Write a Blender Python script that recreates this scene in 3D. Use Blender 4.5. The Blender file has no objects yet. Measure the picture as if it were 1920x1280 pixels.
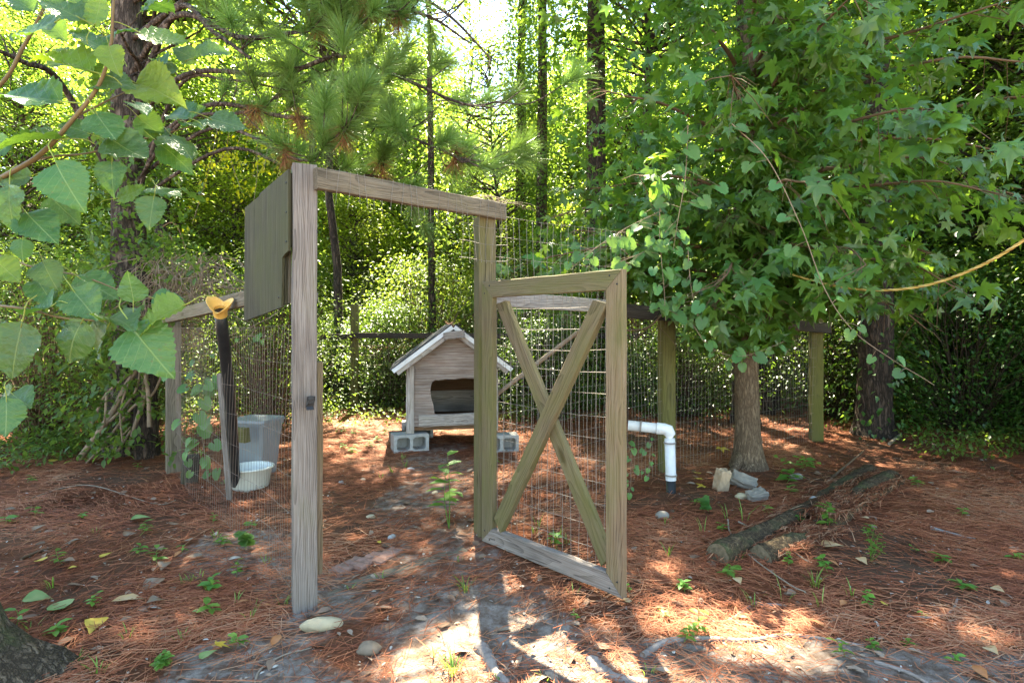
import bpy, bmesh, math, random
import numpy as np
from mathutils import Vector, Matrix
from mathutils.geometry import tessellate_polygon

sc = bpy.context.scene
C = sc.collection
R = random.Random(11)
rng = np.random.default_rng(11)
PI = math.pi

# ------------------------------------------------------------------ camera, sky, sun, exposure
CAM_H, FPX, HOR = 1.3, 1067.0, 618.0
cam_d = bpy.data.cameras.new('camera')
cam = bpy.data.objects.new('camera', cam_d)
C.objects.link(cam)
cam.location = (0, 0, CAM_H)
cam.rotation_euler = (PI / 2, 0, 0)
cam_d.sensor_width = 36.0
cam_d.lens = 36.0 * FPX / 1920.0
cam_d.shift_y = -(640.0 - HOR) / 1920.0
cam_d.clip_start = 0.05
cam_d.clip_end = 600
sc.camera = cam

SUN_EL, SUN_AZ = math.radians(58), math.radians(-5)     # azimuth measured from +Y towards +X
w = bpy.data.worlds.new('World')
sc.world = w
w.use_nodes = True
nt = w.node_tree
sky = nt.nodes.new('ShaderNodeTexSky')
sky.sky_type = 'NISHITA'
sky.sun_disc = False
sky.sun_elevation = SUN_EL
sky.sun_rotation = SUN_AZ
sky.air_density = 1.0
sky.dust_density = 0.3
sky.ozone_density = 1.2
nt.links.new(sky.outputs[0], nt.nodes['Background'].inputs[0])
nt.nodes['Background'].inputs[1].default_value = 0.065
sl = bpy.data.lights.new('sun', 'SUN')
sl.energy = 3.9
sl.angle = math.radians(0.55)
sl.color = (1.0, 0.94, 0.84)
so = bpy.data.objects.new('sun', sl)
C.objects.link(so)
SDIR = Vector((math.sin(SUN_AZ) * math.cos(SUN_EL), math.cos(SUN_AZ) * math.cos(SUN_EL), math.sin(SUN_EL)))
so.rotation_euler = SDIR.to_track_quat('Z', 'Y').to_euler()
so.location = (0, 30, 40)
vs = sc.view_settings
vs.view_transform = 'Standard'
vs.look = 'None'
vs.exposure = 3.9
vs.gamma = 1.0
vs.use_white_balance = True            # the camera was balanced for open shade
vs.white_balance_temperature = 7500
vs.white_balance_tint = 4
cy = sc.cycles
cy.max_bounces = 6
cy.diffuse_bounces = 4
cy.glossy_bounces = 3
cy.transmission_bounces = 5
cy.transparent_max_bounces = 8
cy.use_denoising = True
cy.caustics_reflective = False
cy.caustics_refractive = False
cy.sample_clamp_indirect = 6.0


def at(px, py, Y):
    return Vector(((px - 960.0) / FPX * Y, Y, CAM_H - (py - HOR) / FPX * Y))


# ------------------------------------------------------------------ numpy noise
_perm = np.random.default_rng(3).random((256, 256))


def vnoise(x, y):
    x = np.asarray(x, float); y = np.asarray(y, float)
    xi = np.floor(x).astype(int); yi = np.floor(y).astype(int)
    fx = x - xi; fy = y - yi
    fx = fx * fx * (3 - 2 * fx); fy = fy * fy * (3 - 2 * fy)
    g = lambda a, b: _perm[a & 255, b & 255]
    return (g(xi, yi) * (1 - fx) + g(xi + 1, yi) * fx) * (1 - fy) + (g(xi, yi + 1) * (1 - fx) + g(xi + 1, yi + 1) * fx) * fy


def fbm(x, y, o=3):
    s = 0; a = 0.5; t = 0
    for k in range(o):
        s = s + a * vnoise(x * 2 ** k + 17 * k, y * 2 ** k + 5 * k); t += a; a *= 0.5
    return s / t


def gz(x, y):
    """ground height"""
    return 0.10 * (fbm(np.asarray(x) * 0.5 + 3, np.asarray(y) * 0.5, 2) - 0.5) + 0.022 * (fbm(np.asarray(x) * 4, np.asarray(y) * 4, 3) - 0.5) \
        + 0.05 * np.clip((np.asarray(y) - 6) / 6, 0, 4) * (fbm(np.asarray(x) * 0.2, np.asarray(y) * 0.2, 2) - 0.4)


_path = [(0.35, 0.6), (-0.15, 2.0), (-0.4, 2.7), (-0.62, 3.3), (-0.75, 4.3), (-0.75, 5.9)]


def sand(x, y):
    x = np.asarray(x, float); y = np.asarray(y, float)
    d = np.full(np.broadcast(x, y).shape, 9.0)
    for (ax, ay), (bx, by) in zip(_path[:-1], _path[1:]):
        t = np.clip(((x - ax) * (bx - ax) + (y - ay) * (by - ay)) / ((bx - ax) ** 2 + (by - ay) ** 2), 0, 1)
        d = np.minimum(d, np.hypot(x - ax - t * (bx - ax), y - ay - t * (by - ay)))
    n = fbm(x * 1.7 + 9, y * 1.7 + 2, 3)
    s = np.clip((0.66 + 1.3 * (n - 0.5) - d) / 0.35, 0, 1) * np.where(y > 2.9, 0.55, 0.9)
    d2 = np.hypot((x - 1.7) / 1.6, (y - 2.15) / 0.32)
    s = np.maximum(s, np.clip((1.0 + 1.6 * (n - 0.55) - d2) / 0.4, 0, 1))
    d3 = np.hypot((x + 1.5) / 0.5, (y - 3.4) / 0.5)
    s = np.maximum(s, 0.7 * np.clip((1.0 + 1.6 * (n - 0.5) - d3) / 0.4, 0, 1))
    d4 = np.hypot((x + 0.75) / 0.75, (y - 2.05) / 0.42)
    s = np.maximum(s, 0.75 * np.clip((1.0 + 1.8 * (n - 0.5) - d4) / 0.4, 0, 1))
    s = np.maximum(s, np.clip((1.35 + 0.8 * (n - 0.5) - y) / 0.4, 0, 1))      # added pale sand, out of view round the camera, bouncing sun as fill
    return s


def G(x, y):
    return float(gz(x, y))


def gp(px, py):
    """the ground point seen at a pixel"""
    Y = CAM_H * FPX / (py - HOR)
    for _ in range(4):
        X = (px - 960) / FPX * Y
        Y = (CAM_H - G(X, Y)) * FPX / (py - HOR)
    X = (px - 960) / FPX * Y
    return Vector((X, Y, G(X, Y)))


# gaps in the leafy roof that let sun through to these points
BEAMS = [((-0.30, 2.25, 0), 0.24), ((-0.05, 2.38, 0), 0.26), ((0.12, 2.05, 0), 0.24), ((0.35, 2.15, 0), 0.22), ((0.03, 2.85, 0), 0.10), ((-1.95, 2.45, 0), 0.09), ((-1.75, 2.52, 0), 0.10), ((-1.52, 2.6, 0), 0.08),
         ((0.85, 3.1, 0), 0.09), ((-1.9, 4.3, 0), 0.12), ((-2.3, 6.2, 0), 0.12), ((-2.2, 7.8, 0), 0.35), ((1.05, 4.4, 0), 0.10), ((1.9, 2.0, 0), 0.07), ((1.5, 2.1, 0), 0.06),
         ((3.6, 5.6, 0), 0.15), ((1.57, 4.0, 1.25), 0.16), ((0.75, 3.8, 1.95), 0.22), ((1.0, 4.0, 2.5), 0.25), ((1.9, 3.7, 2.0), 0.2), ((3.0, 4.4, 2.2), 0.2), ((2.5, 4.0, 1.7), 0.15),
         ((-0.9, 2.6, 0), 0.05), ((-2.6, 3.2, 0), 0.08), ((2.3, 2.6, 0), 0.10), ((2.9, 3.3, 0), 0.12)]


def in_beam(P):
    P = np.asarray(P, float).reshape(-1, 3)
    S = np.array(SDIR)
    m = np.zeros(len(P), bool)
    for c, r in BEAMS:
        d = P - np.array(c)
        t = d @ S
        q = d - t[:, None] * S
        dist = np.linalg.norm(q, axis=1)
        m |= (t > 0.25) & (dist < r * (0.75 + 0.5 * vnoise(q[:, 0] * 9 + 40, q[:, 1] * 9 + 40)))
    return m


# ------------------------------------------------------------------ mesh helpers
def nmesh(name, V, quads=None, tris=None, var=None, smooth=False, mat=None):
    me = bpy.data.meshes.new(name)
    V = np.asarray(V, np.float32)
    me.vertices.add(len(V))
    me.vertices.foreach_set('co', V.ravel())
    q = np.asarray(quads, np.int32).reshape(-1, 4) if quads is not None and len(quads) else np.zeros((0, 4), np.int32)
    t = np.asarray(tris, np.int32).reshape(-1, 3) if tris is not None and len(tris) else np.zeros((0, 3), np.int32)
    me.loops.add(q.size + t.size)
    me.loops.foreach_set('vertex_index', np.concatenate([q.ravel(), t.ravel()]))
    me.polygons.add(len(q) + len(t))
    me.polygons.foreach_set('loop_start', np.concatenate([np.arange(len(q)) * 4, q.size + np.arange(len(t)) * 3]).astype(np.int32))
    if smooth:
        me.polygons.foreach_set('use_smooth', np.ones(len(q) + len(t), bool))
    me.update(calc_edges=True)
    if var is not None:
        a = me.attributes.new('var', 'FLOAT', 'POINT')
        a.data.foreach_set('value', np.asarray(var, np.float32))
    if mat is not None:
        me.materials.append(mat)
    return me


class MB:
    def __init__(s):
        s.V = []; s.Q = []; s.T = []; s.A = []; s.n = 0

    def add(s, V, Q=None, T=None, A=None):
        V = np.asarray(V, float)
        s.V.append(V)
        if Q is not None and len(Q): s.Q.append(np.asarray(Q) + s.n)
        if T is not None and len(T): s.T.append(np.asarray(T) + s.n)
        s.A.append(np.full(len(V), 0.5) if A is None else (np.full(len(V), A) if np.isscalar(A) else np.asarray(A)))
        s.n += len(V)
        return s

    def tube(s, pts, rad, sides=6, A=None, cap=False, wob=0.0):
        V, Q = tube(pts, rad, sides, wob)
        s.add(V, Q, None, A)
        if cap:
            b = s.n - len(V)
            for ring in (0, len(pts) - 1):
                c = V[ring * sides:(ring + 1) * sides].mean(0)
                k = s.n
                s.add([c], None, None, A)
                a = np.arange(sides)
                s.T.append(np.stack([b + ring * sides + a, b + ring * sides + (a + 1) % sides, np.full(sides, k)], 1))
        return s

    def mesh(s, name, mat, smooth=False):
        return nmesh(name, np.concatenate(s.V), np.concatenate(s.Q) if s.Q else None,
                     np.concatenate(s.T) if s.T else None, np.concatenate(s.A), smooth, mat)

    def build(s, name, mat, parent=None, smooth=False):
        return obj(name, s.mesh(name, mat, smooth), parent)


def tube(pts, rad, sides=6, wob=0.0):
    P = np.asarray([tuple(p) for p in pts], float)
    n = len(P)
    r = np.broadcast_to(np.asarray(rad, float), (n,)) if np.ndim(rad) else np.full(n, rad)
    T = np.gradient(P, axis=0)
    T /= np.linalg.norm(T, axis=1)[:, None] + 1e-12
    ref = np.array([0, 0, 1.0]) if abs(T[:, 2]).mean() < 0.8 else np.array([1.0, 0, 0])
    U = np.cross(T, ref); U /= np.linalg.norm(U, axis=1)[:, None] + 1e-12
    W = np.cross(T, U)
    a = np.arange(sides) / sides * 2 * PI
    rr = r[:, None] * (1 + (wob * (rng.random((n, sides)) - 0.5) if wob else 0))
    V = P[:, None, :] + rr[..., None] * (np.cos(a)[None, :, None] * U[:, None, :] + np.sin(a)[None, :, None] * W[:, None, :])
    i = np.arange(n - 1)[:, None] * sides
    j = np.arange(sides)[None, :]
    Q = np.stack([i + j, i + (j + 1) % sides, i + sides + (j + 1) % sides, i + sides + j], -1).reshape(-1, 4)
    return V.reshape(-1, 3), Q


def spline(ctrl, n=12):
    """Catmull-Rom through control points"""
    P = [Vector(c) for c in ctrl]
    P = [P[0] * 2 - P[1]] + P + [P[-1] * 2 - P[-2]]
    out = []
    for k in range(1, len(P) - 2):
        for i in range(n):
            t = i / n
            a, b, c, d = P[k - 1], P[k], P[k + 1], P[k + 2]
            out.append(0.5 * ((2 * b) + (c - a) * t + (2 * a - 5 * b + 4 * c - d) * t * t + (3 * b - a - 3 * c + d) * t ** 3))
    out.append(P[-2])
    return out


def obj(name, me, parent=None):
    o = bpy.data.objects.new(name, me)
    C.objects.link(o)
    if parent is not None:
        o.parent = parent
        o.matrix_parent_inverse = parent.matrix_basis.inverted()
    return o


def tag(o, label, cat, group=None):
    o['label'] = label
    o['category'] = cat
    if group: o['group'] = group
    return o


def thing(name, label, cat, loc=(0, 0, 0), group=None):
    o = bpy.data.objects.new(name, None)
    o.empty_display_size = 0.1
    C.objects.link(o)
    o.location = loc
    o.matrix_basis = Matrix.Translation(Vector(loc))
    return tag(o, label, cat, group)


def copy_tree(o, loc, rz=0, s=1.0, label=None):
    r = o.copy(); C.objects.link(r)
    r.location = loc; r.rotation_euler = (0, 0, rz)
    r.scale = (s, s, s) if np.isscalar(s) else s
    if label: r['label'] = label
    for ch in o.children:
        c = ch.copy(); C.objects.link(c); c.parent = r
        for g in ch.children:
            d = g.copy(); C.objects.link(d); d.parent = c
    return r


def frame(z, ynorm):
    """rotation with local Z along z and local Y as close to ynorm as can be"""
    z = Vector(z).normalized()
    x = Vector(ynorm).cross(z).normalized()
    y = z.cross(x)
    return Matrix((x, y, z)).transposed().to_4x4()


def board(name, p0, p1, wid, thk, ynorm, mat, parent=None, m0=0.0, m1=0.0, bev=0.004, seg=10, rough=0.0012, taper=1.0):
    """a sawn board from p0 to p1: width across, thickness along ynorm, mitred ends if asked"""
    p0 = Vector(p0); p1 = Vector(p1)
    L = (p1 - p0).length
    a, b = wid / 2, thk / 2
    cs = [(-a + bev, -b), (a - bev, -b), (a, -b + bev), (a, b - bev), (a - bev, b), (-a + bev, b), (-a, b - bev), (-a, -b + bev)]
    V = []
    for i in range(seg + 1):
        t = i / seg
        k = 1 + (taper - 1) * t
        dx, dy = (R.random() - 0.5) * rough * 2, (R.random() - 0.5) * rough * 2
        for (x, y) in cs:
            z = L * t
            z += (1 - t) * m0 * x + t * m1 * x
            if i in (0, seg): z += (R.random() - 0.5) * 0.002
            V.append((x * k + dx + (R.random() - 0.5) * rough, y * k + dy + (R.random() - 0.5) * rough, z))
    F = []
    for i in range(seg):
        for j in range(8):
            F.append((i * 8 + j, i * 8 + (j + 1) % 8, i * 8 + 8 + (j + 1) % 8, i * 8 + 8 + j))
    F.append(tuple(reversed(range(8))))
    F.append(tuple(seg * 8 + j for j in range(8)))
    me = bpy.data.meshes.new(name)
    me.from_pydata(V, [], F)
    me.update()
    me.materials.append(mat)
    o = obj(name, me, parent)
    M = frame(p1 - p0, ynorm)
    M.translation = p0
    o.matrix_basis = M
    return o


def prism(name, outer, holes, depth, mat, parent=None, M=None):
    """a plate in local x,z with holes, pushed along local +y"""
    loops = [[Vector((x, 0, z)) for x, z in outer]] + [[Vector((x, 0, z)) for x, z in h] for h in holes]
    tess = tessellate_polygon(loops)
    pts = [p for l in loops for p in l]
    n = len(pts)
    V = [tuple(p) for p in pts] + [(p.x, depth, p.z) for p in pts]
    F = [tuple(t) for t in tess] + [tuple(n + i for i in reversed(t)) for t in tess]
    b = 0
    for l in loops:
        m = len(l)
        for i in range(m):
            j = (i + 1) % m
            F.append((b + i, b + j, n + b + j, n + b + i))
        b += m
    me = bpy.data.meshes.new(name)
    me.from_pydata(V, [], F)
    bm = bmesh.new(); bm.from_mesh(me)
    bmesh.ops.recalc_face_normals(bm, faces=bm.faces)
    bm.to_mesh(me); bm.free()
    me.materials.append(mat)
    o = obj(name, me, parent)
    if M is not None: o.matrix_basis = M
    return o


# ------------------------------------------------------------------ materials
def new_mat(name):
    m = bpy.data.materials.new(name)
    m.use_nodes = True
    nt = m.node_tree
    return m, nt, nt.nodes['Principled BSDF'], nt.nodes['Material Output']


def nd(nt, typ, ins=None, **props):
    n = nt.nodes.new(typ)
    for k, v in props.items(): setattr(n, k, v)
    for k, v in (ins or {}).items():
        if isinstance(v, bpy.types.NodeSocket): nt.links.new(v, n.inputs[k])
        else: n.inputs[k].default_value = v
    return n


def ramp(nt, fac, stops, interp='LINEAR'):
    r = nt.nodes.new('ShaderNodeValToRGB')
    cr = r.color_ramp
    cr.interpolation = interp
    while len(cr.elements) > 1: cr.elements.remove(cr.elements[-1])
    for k, (p, c) in enumerate(stops):
        e = cr.elements[0] if k == 0 else cr.elements.new(p)
        e.position = p
        e.color = (*c, 1) if len(c) == 3 else c
    nt.links.new(fac, r.inputs[0])
    return r.outputs[0]


def mixc(nt, fac, a, b, mode='MIX'):
    n = nt.nodes.new('ShaderNodeMix')
    n.data_type = 'RGBA'
    n.blend_type = mode
    for s, v in ((n.inputs[0], fac), (n.inputs[6], a), (n.inputs[7], b)):
        if isinstance(v, bpy.types.NodeSocket): nt.links.new(v, s)
        else: s.default_value = v if np.isscalar(v) else ((*v, 1) if len(v) == 3 else v)
    return n.outputs[2]


def math_(nt, op, a, b=0.0, clamp=False):
    n = nt.nodes.new('ShaderNodeMath')
    n.operation = op
    n.use_clamp = clamp
    for s, v in zip(n.inputs, (a, b)):
        if isinstance(v, bpy.types.NodeSocket): nt.links.new(v, s)
        else: s.default_value = v
    return n.outputs[0]


def objcoord(nt, scale=(1, 1, 1), rnd=True):
    tc = nt.nodes.new('ShaderNodeTexCoord')
    v = tc.outputs['Object']
    if rnd:
        oi = nt.nodes.new('ShaderNodeObjectInfo')
        ofs = nd(nt, 'ShaderNodeVectorMath', {0: (7.3, 3.1, 11.7)}, operation='SCALE')
        nt.links.new(oi.outputs['Random'], ofs.inputs['Scale'])
        v2 = nd(nt, 'ShaderNodeVectorMath', {0: v, 1: ofs.outputs[0]}, operation='ADD').outputs[0]
    else:
        v2 = v
    return nd(nt, 'ShaderNodeMapping', {'Vector': v2, 'Scale': scale}).outputs[0]


def noise(nt, vec, scale=1.0, detail=4, rough=0.55, dist=0.0):
    return nd(nt, 'ShaderNodeTexNoise', {'Vector': vec, 'Scale': scale, 'Detail': detail, 'Roughness': rough, 'Distortion': dist}).outputs[0]


def bump(nt, b, h, strength=0.4, dist=0.01):
    n = nd(nt, 'ShaderNodeBump', {'Height': h, 'Strength': strength, 'Distance': dist})
    nt.links.new(n.outputs[0], b.inputs['Normal'])


def wood_mat(name, base, dark, light, green=0.0, gcol=(0.11, 0.115, 0.035), rough=0.85, axis=2):
    m, nt, b, out = new_mat(name)
    sc_r = [22, 22, 22]; sc_r[axis] = 1.1
    sc_f = [160, 160, 160]; sc_f[axis] = 3.0
    tco = nd(nt, 'ShaderNodeTexCoord').outputs['Object']
    sp = nd(nt, 'ShaderNodeSeparateXYZ', {0: tco})
    ua, va = (sp.outputs[0], sp.outputs[1]) if axis == 2 else (sp.outputs[1], sp.outputs[2])
    rnd_ = nt.nodes.new('ShaderNodeObjectInfo').outputs['Random']
    uo = math_(nt, 'ADD', ua, math_(nt, 'MULTIPLY', math_(nt, 'SUBTRACT', rnd_, 0.5), 0.12))
    vo_ = math_(nt, 'ADD', va, math_(nt, 'ADD', math_(nt, 'MULTIPLY', math_(nt, 'FRACT', math_(nt, 'MULTIPLY', rnd_, 7.3)), 0.05), 0.035))
    rad = math_(nt, 'SQRT', math_(nt, 'ADD', math_(nt, 'MULTIPLY', uo, uo), math_(nt, 'MULTIPLY', vo_, vo_)))
    low = noise(nt, objcoord(nt, (5, 5, 1.6) if axis == 2 else (1.6, 5, 5)), 1.0, 2, 0.45)
    rad = math_(nt, 'ADD', rad, math_(nt, 'MULTIPLY', low, 0.085))
    rings = math_(nt, 'FRACT', math_(nt, 'DIVIDE', rad, 0.0085))
    rings = math_(nt, 'POWER', rings, 1.8)
    fib = noise(nt, objcoord(nt, sc_f), 1.0, 5, 0.65)
    blot = noise(nt, objcoord(nt, (3, 3, 1.2) if axis == 2 else (1.2, 3, 3)), 1.6, 4, 0.6)
    col = mixc(nt, math_(nt, 'MULTIPLY', rings, 0.95), base, tuple(c * 0.75 for c in dark))
    col = mixc(nt, ramp(nt, fib, [(0.42, (0, 0, 0)), (0.68, (1, 1, 1))]), col, light)
    crack = ramp(nt, noise(nt, objcoord(nt, sc_f), 0.35, 2, 0.5), [(0.25, (1, 1, 1)), (0.30, (0, 0, 0))])
    col = mixc(nt, math_(nt, 'MULTIPLY', crack, 0.75), col, tuple(c * 0.3 for c in dark))
    col = mixc(nt, 0.55, col, ramp(nt, blot, [(0.3, (0.3, 0.29, 0.28)), (0.7, (1.3, 1.25, 1.2))]), 'MULTIPLY')
    kv = nd(nt, 'ShaderNodeTexVoronoi', {'Vector': objcoord(nt, (9, 9, 3.2) if axis == 2 else (3.2, 9, 9)), 'Scale': 0.75, 'Randomness': 1.0})
    kn = math_(nt, 'MULTIPLY', ramp(nt, kv.outputs['Distance'], [(0.07, (1, 1, 1)), (0.16, (0, 0, 0))]), math_(nt, 'GREATER_THAN', nd(nt, 'ShaderNodeSeparateColor', {0: kv.outputs['Color']}).outputs[0], 0.45))
    col = mixc(nt, math_(nt, 'MULTIPLY', kn, 0.85), col, tuple(c * f for c, f in zip(dark, (0.55, 0.42, 0.32))))
    if green > 0:
        gm = ramp(nt, blot, [(0.62 - 0.42 * green, (0, 0, 0)), (0.85 - 0.3 * green, (1, 1, 1))])
        col = mixc(nt, math_(nt, 'MULTIPLY', gm, 0.75), col, mixc(nt, fib, gcol, tuple(c * 0.5 for c in gcol)))
    nt.links.new(col, b.inputs['Base Color'])
    b.inputs['Roughness'].default_value = rough
    b.inputs['Specular IOR Level'].default_value = 0.25
    h = math_(nt, 'ADD', math_(nt, 'MULTIPLY', fib, 0.6), math_(nt, 'SUBTRACT', math_(nt, 'MULTIPLY', rings, -0.3), crack))
    bump(nt, b, h, 0.9, 0.006)
    return m


def bark_mat(name, c0, c1, c2, moss=0.0, sx=9, sz=2.2, strength=1.0):
    m, nt, b, out = new_mat(name)
    v = objcoord(nt, (sx, sx, sz))
    warp = nd(nt, 'ShaderNodeVectorMath', {0: nd(nt, 'ShaderNodeTexNoise', {'Vector': v, 'Scale': 1.1, 'Detail': 4, 'Roughness': 0.65}).outputs[1], 'Scale': 2.2}, operation='SCALE').outputs[0]
    vo = nd(nt, 'ShaderNodeTexVoronoi', {'Vector': nd(nt, 'ShaderNodeVectorMath', {0: v, 1: warp}, operation='ADD').outputs[0], 'Scale': 1.6}, feature='DISTANCE_TO_EDGE')
    fine = noise(nt, objcoord(nt, (sx * 5, sx * 5, sz * 3)), 1.0, 5, 0.7)
    crack = math_(nt, 'MULTIPLY', ramp(nt, vo.outputs[0], [(0.0, (0, 0, 0)), (0.3, (1, 1, 1))]), ramp(nt, noise(nt, v, 2.6, 5, 0.7), [(0.3, (0.1, 0.1, 0.1)), (0.55, (1, 1, 1))]))
    col = mixc(nt, crack, c0, mixc(nt, fine, c1, c2))
    if moss > 0:
        mm = ramp(nt, noise(nt, objcoord(nt, (3, 3, 3)), 1.5, 5, 0.65), [(0.6 - moss * 0.3, (0, 0, 0)), (0.72 - moss * 0.2, (1, 1, 1))])
        col = mixc(nt, math_(nt, 'MULTIPLY', mm, 0.7), col, (0.10, 0.115, 0.045))
    nt.links.new(col, b.inputs['Base Color'])
    b.inputs['Roughness'].default_value = 0.9
    b.inputs['Specular IOR Level'].default_value = 0.2
    bump(nt, b, math_(nt, 'ADD', crack, math_(nt, 'MULTIPLY', fine, 0.6)), strength, 0.02)
    return m


def leaf_mat(name, cols, trans=0.42, tcol=(0.36, 0.42, 0.03), tmix=0.6, rough=0.4, hue=0.03, spec=0.5, veins=False):
    m, nt, b, out = new_mat(name)
    at_ = nd(nt, 'ShaderNodeAttribute', attribute_name='var').outputs['Fac']
    k = len(cols)
    col = ramp(nt, at_, [(i / (k - 1), c) for i, c in enumerate(cols)])
    oi = nt.nodes.new('ShaderNodeObjectInfo')
    rd = oi.outputs['Random']
    if veins:
        uv = nd(nt, 'ShaderNodeTexCoord').outputs['Object']
        sx = nd(nt, 'ShaderNodeSeparateXYZ', {0: uv})
        x, y = sx.outputs[0], sx.outputs[1]
        ay = math_(nt, 'ABSOLUTE', y)
        mid = ramp(nt, ay, [(0.006, (1, 1, 1)), (0.016, (0, 0, 0))])
        s = math_(nt, 'FRACT', math_(nt, 'MULTIPLY', math_(nt, 'SUBTRACT', x, math_(nt, 'MULTIPLY', ay, 0.85)), 6.5))
        side = ramp(nt, math_(nt, 'ABSOLUTE', math_(nt, 'SUBTRACT', s, 0.5)), [(0.02, (1, 1, 1)), (0.07, (0, 0, 0))])
        vein = math_(nt, 'MAXIMUM', mid, math_(nt, 'MULTIPLY', side, 0.45))
        bl = noise(nt, objcoord(nt, (1, 1, 1)), 6.0, 5, 0.7)
        col = mixc(nt, math_(nt, 'MULTIPLY', ramp(nt, bl, [(0.55, (0, 0, 0)), (0.75, (1, 1, 1))]), 0.3), col, (0.16, 0.2, 0.03))
        spt = nd(nt, 'ShaderNodeTexVoronoi', {'Vector': objcoord(nt), 'Scale': 9.0})
        spm = math_(nt, 'MULTIPLY', ramp(nt, spt.outputs['Distance'], [(0.10, (1, 1, 1)), (0.20, (0, 0, 0))]), math_(nt, 'GREATER_THAN', nd(nt, 'ShaderNodeSeparateColor', {0: spt.outputs['Color']}).outputs[0], 0.72))
        col = mixc(nt, math_(nt, 'MULTIPLY', spm, 0.8), col, (0.12, 0.085, 0.03))
        pf = nd(nt, 'ShaderNodeAttribute', attribute_name='petiole').outputs['Fac']
        col = mixc(nt, math_(nt, 'MULTIPLY', vein, 0.6), col, (0.26, 0.34, 0.12))
        col = mixc(nt, pf, col, (0.33, 0.36, 0.07))
        bump(nt, b, math_(nt, 'ADD', vein, math_(nt, 'MULTIPLY', noise(nt, objcoord(nt), 9.0, 3), 0.8)), 0.35, 0.02)
    if hue > 0:
        hs = nd(nt, 'ShaderNodeHueSaturation', {'Color': col})
        nt.links.new(math_(nt, 'ADD', math_(nt, 'MULTIPLY', math_(nt, 'SUBTRACT', rd, 0.5), hue * 2), 0.5), hs.inputs['Hue'])
        nt.links.new(math_(nt, 'ADD', math_(nt, 'MULTIPLY', rd, 0.4), 0.8), hs.inputs['Value'])
        col = hs.outputs[0]
    nt.links.new(col, b.inputs['Base Color'])
    b.inputs['Roughness'].default_value = rough
    b.inputs['Specular IOR Level'].default_value = spec
    tr = nd(nt, 'ShaderNodeBsdfTranslucent', {'Color': mixc(nt, tmix, col, tcol)})
    mx = nd(nt, 'ShaderNodeMixShader', {0: trans, 1: b.outputs[0], 2: tr.outputs[0]})
    nt.links.new(mx.outputs[0], out.inputs[0])
    return m


def plain(name, col, rough=0.6, spec=0.4, var=0.25, scale=12, metal=0.0, bmp=0.15, dirt=None, dirt_amt=0.5):
    m, nt, b, out = new_mat(name)
    n = noise(nt, objcoord(nt), scale, 5, 0.6)
    c = mixc(nt, n, tuple(x * (1 - var) for x in col), tuple(min(1, x * (1 + var)) for x in col))
    if dirt:
        d = ramp(nt, noise(nt, objcoord(nt), scale * 0.4, 6, 0.7), [(0.45, (0, 0, 0)), (0.7, (1, 1, 1))])
        c = mixc(nt, math_(nt, 'MULTIPLY', d, dirt_amt), c, dirt)
    nt.links.new(c, b.inputs['Base Color'])
    b.inputs['Roughness'].default_value = rough
    b.inputs['Specular IOR Level'].default_value = spec
    b.inputs['Metallic'].default_value = metal
    bump(nt, b, n, bmp, 0.005)
    return m


def var_mat(name, cols, rough=0.8, spec=0.25, trans=0.0):
    m, nt, b, out = new_mat(name)
    k = len(cols)
    a = nd(nt, 'ShaderNodeAttribute', attribute_name='var').outputs['Fac']
    col = ramp(nt, a, [(i / (k - 1), c) for i, c in enumerate(cols)])
    nt.links.new(col, b.inputs['Base Color'])
    b.inputs['Roughness'].default_value = rough
    b.inputs['Specular IOR Level'].default_value = spec
    if trans:
        tr = nd(nt, 'ShaderNodeBsdfTranslucent', {'Color': col})
        mx = nd(nt, 'ShaderNodeMixShader', {0: trans, 1: b.outputs[0], 2: tr.outputs[0]})
        nt.links.new(mx.outputs[0], out.inputs[0])
    return m


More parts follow.
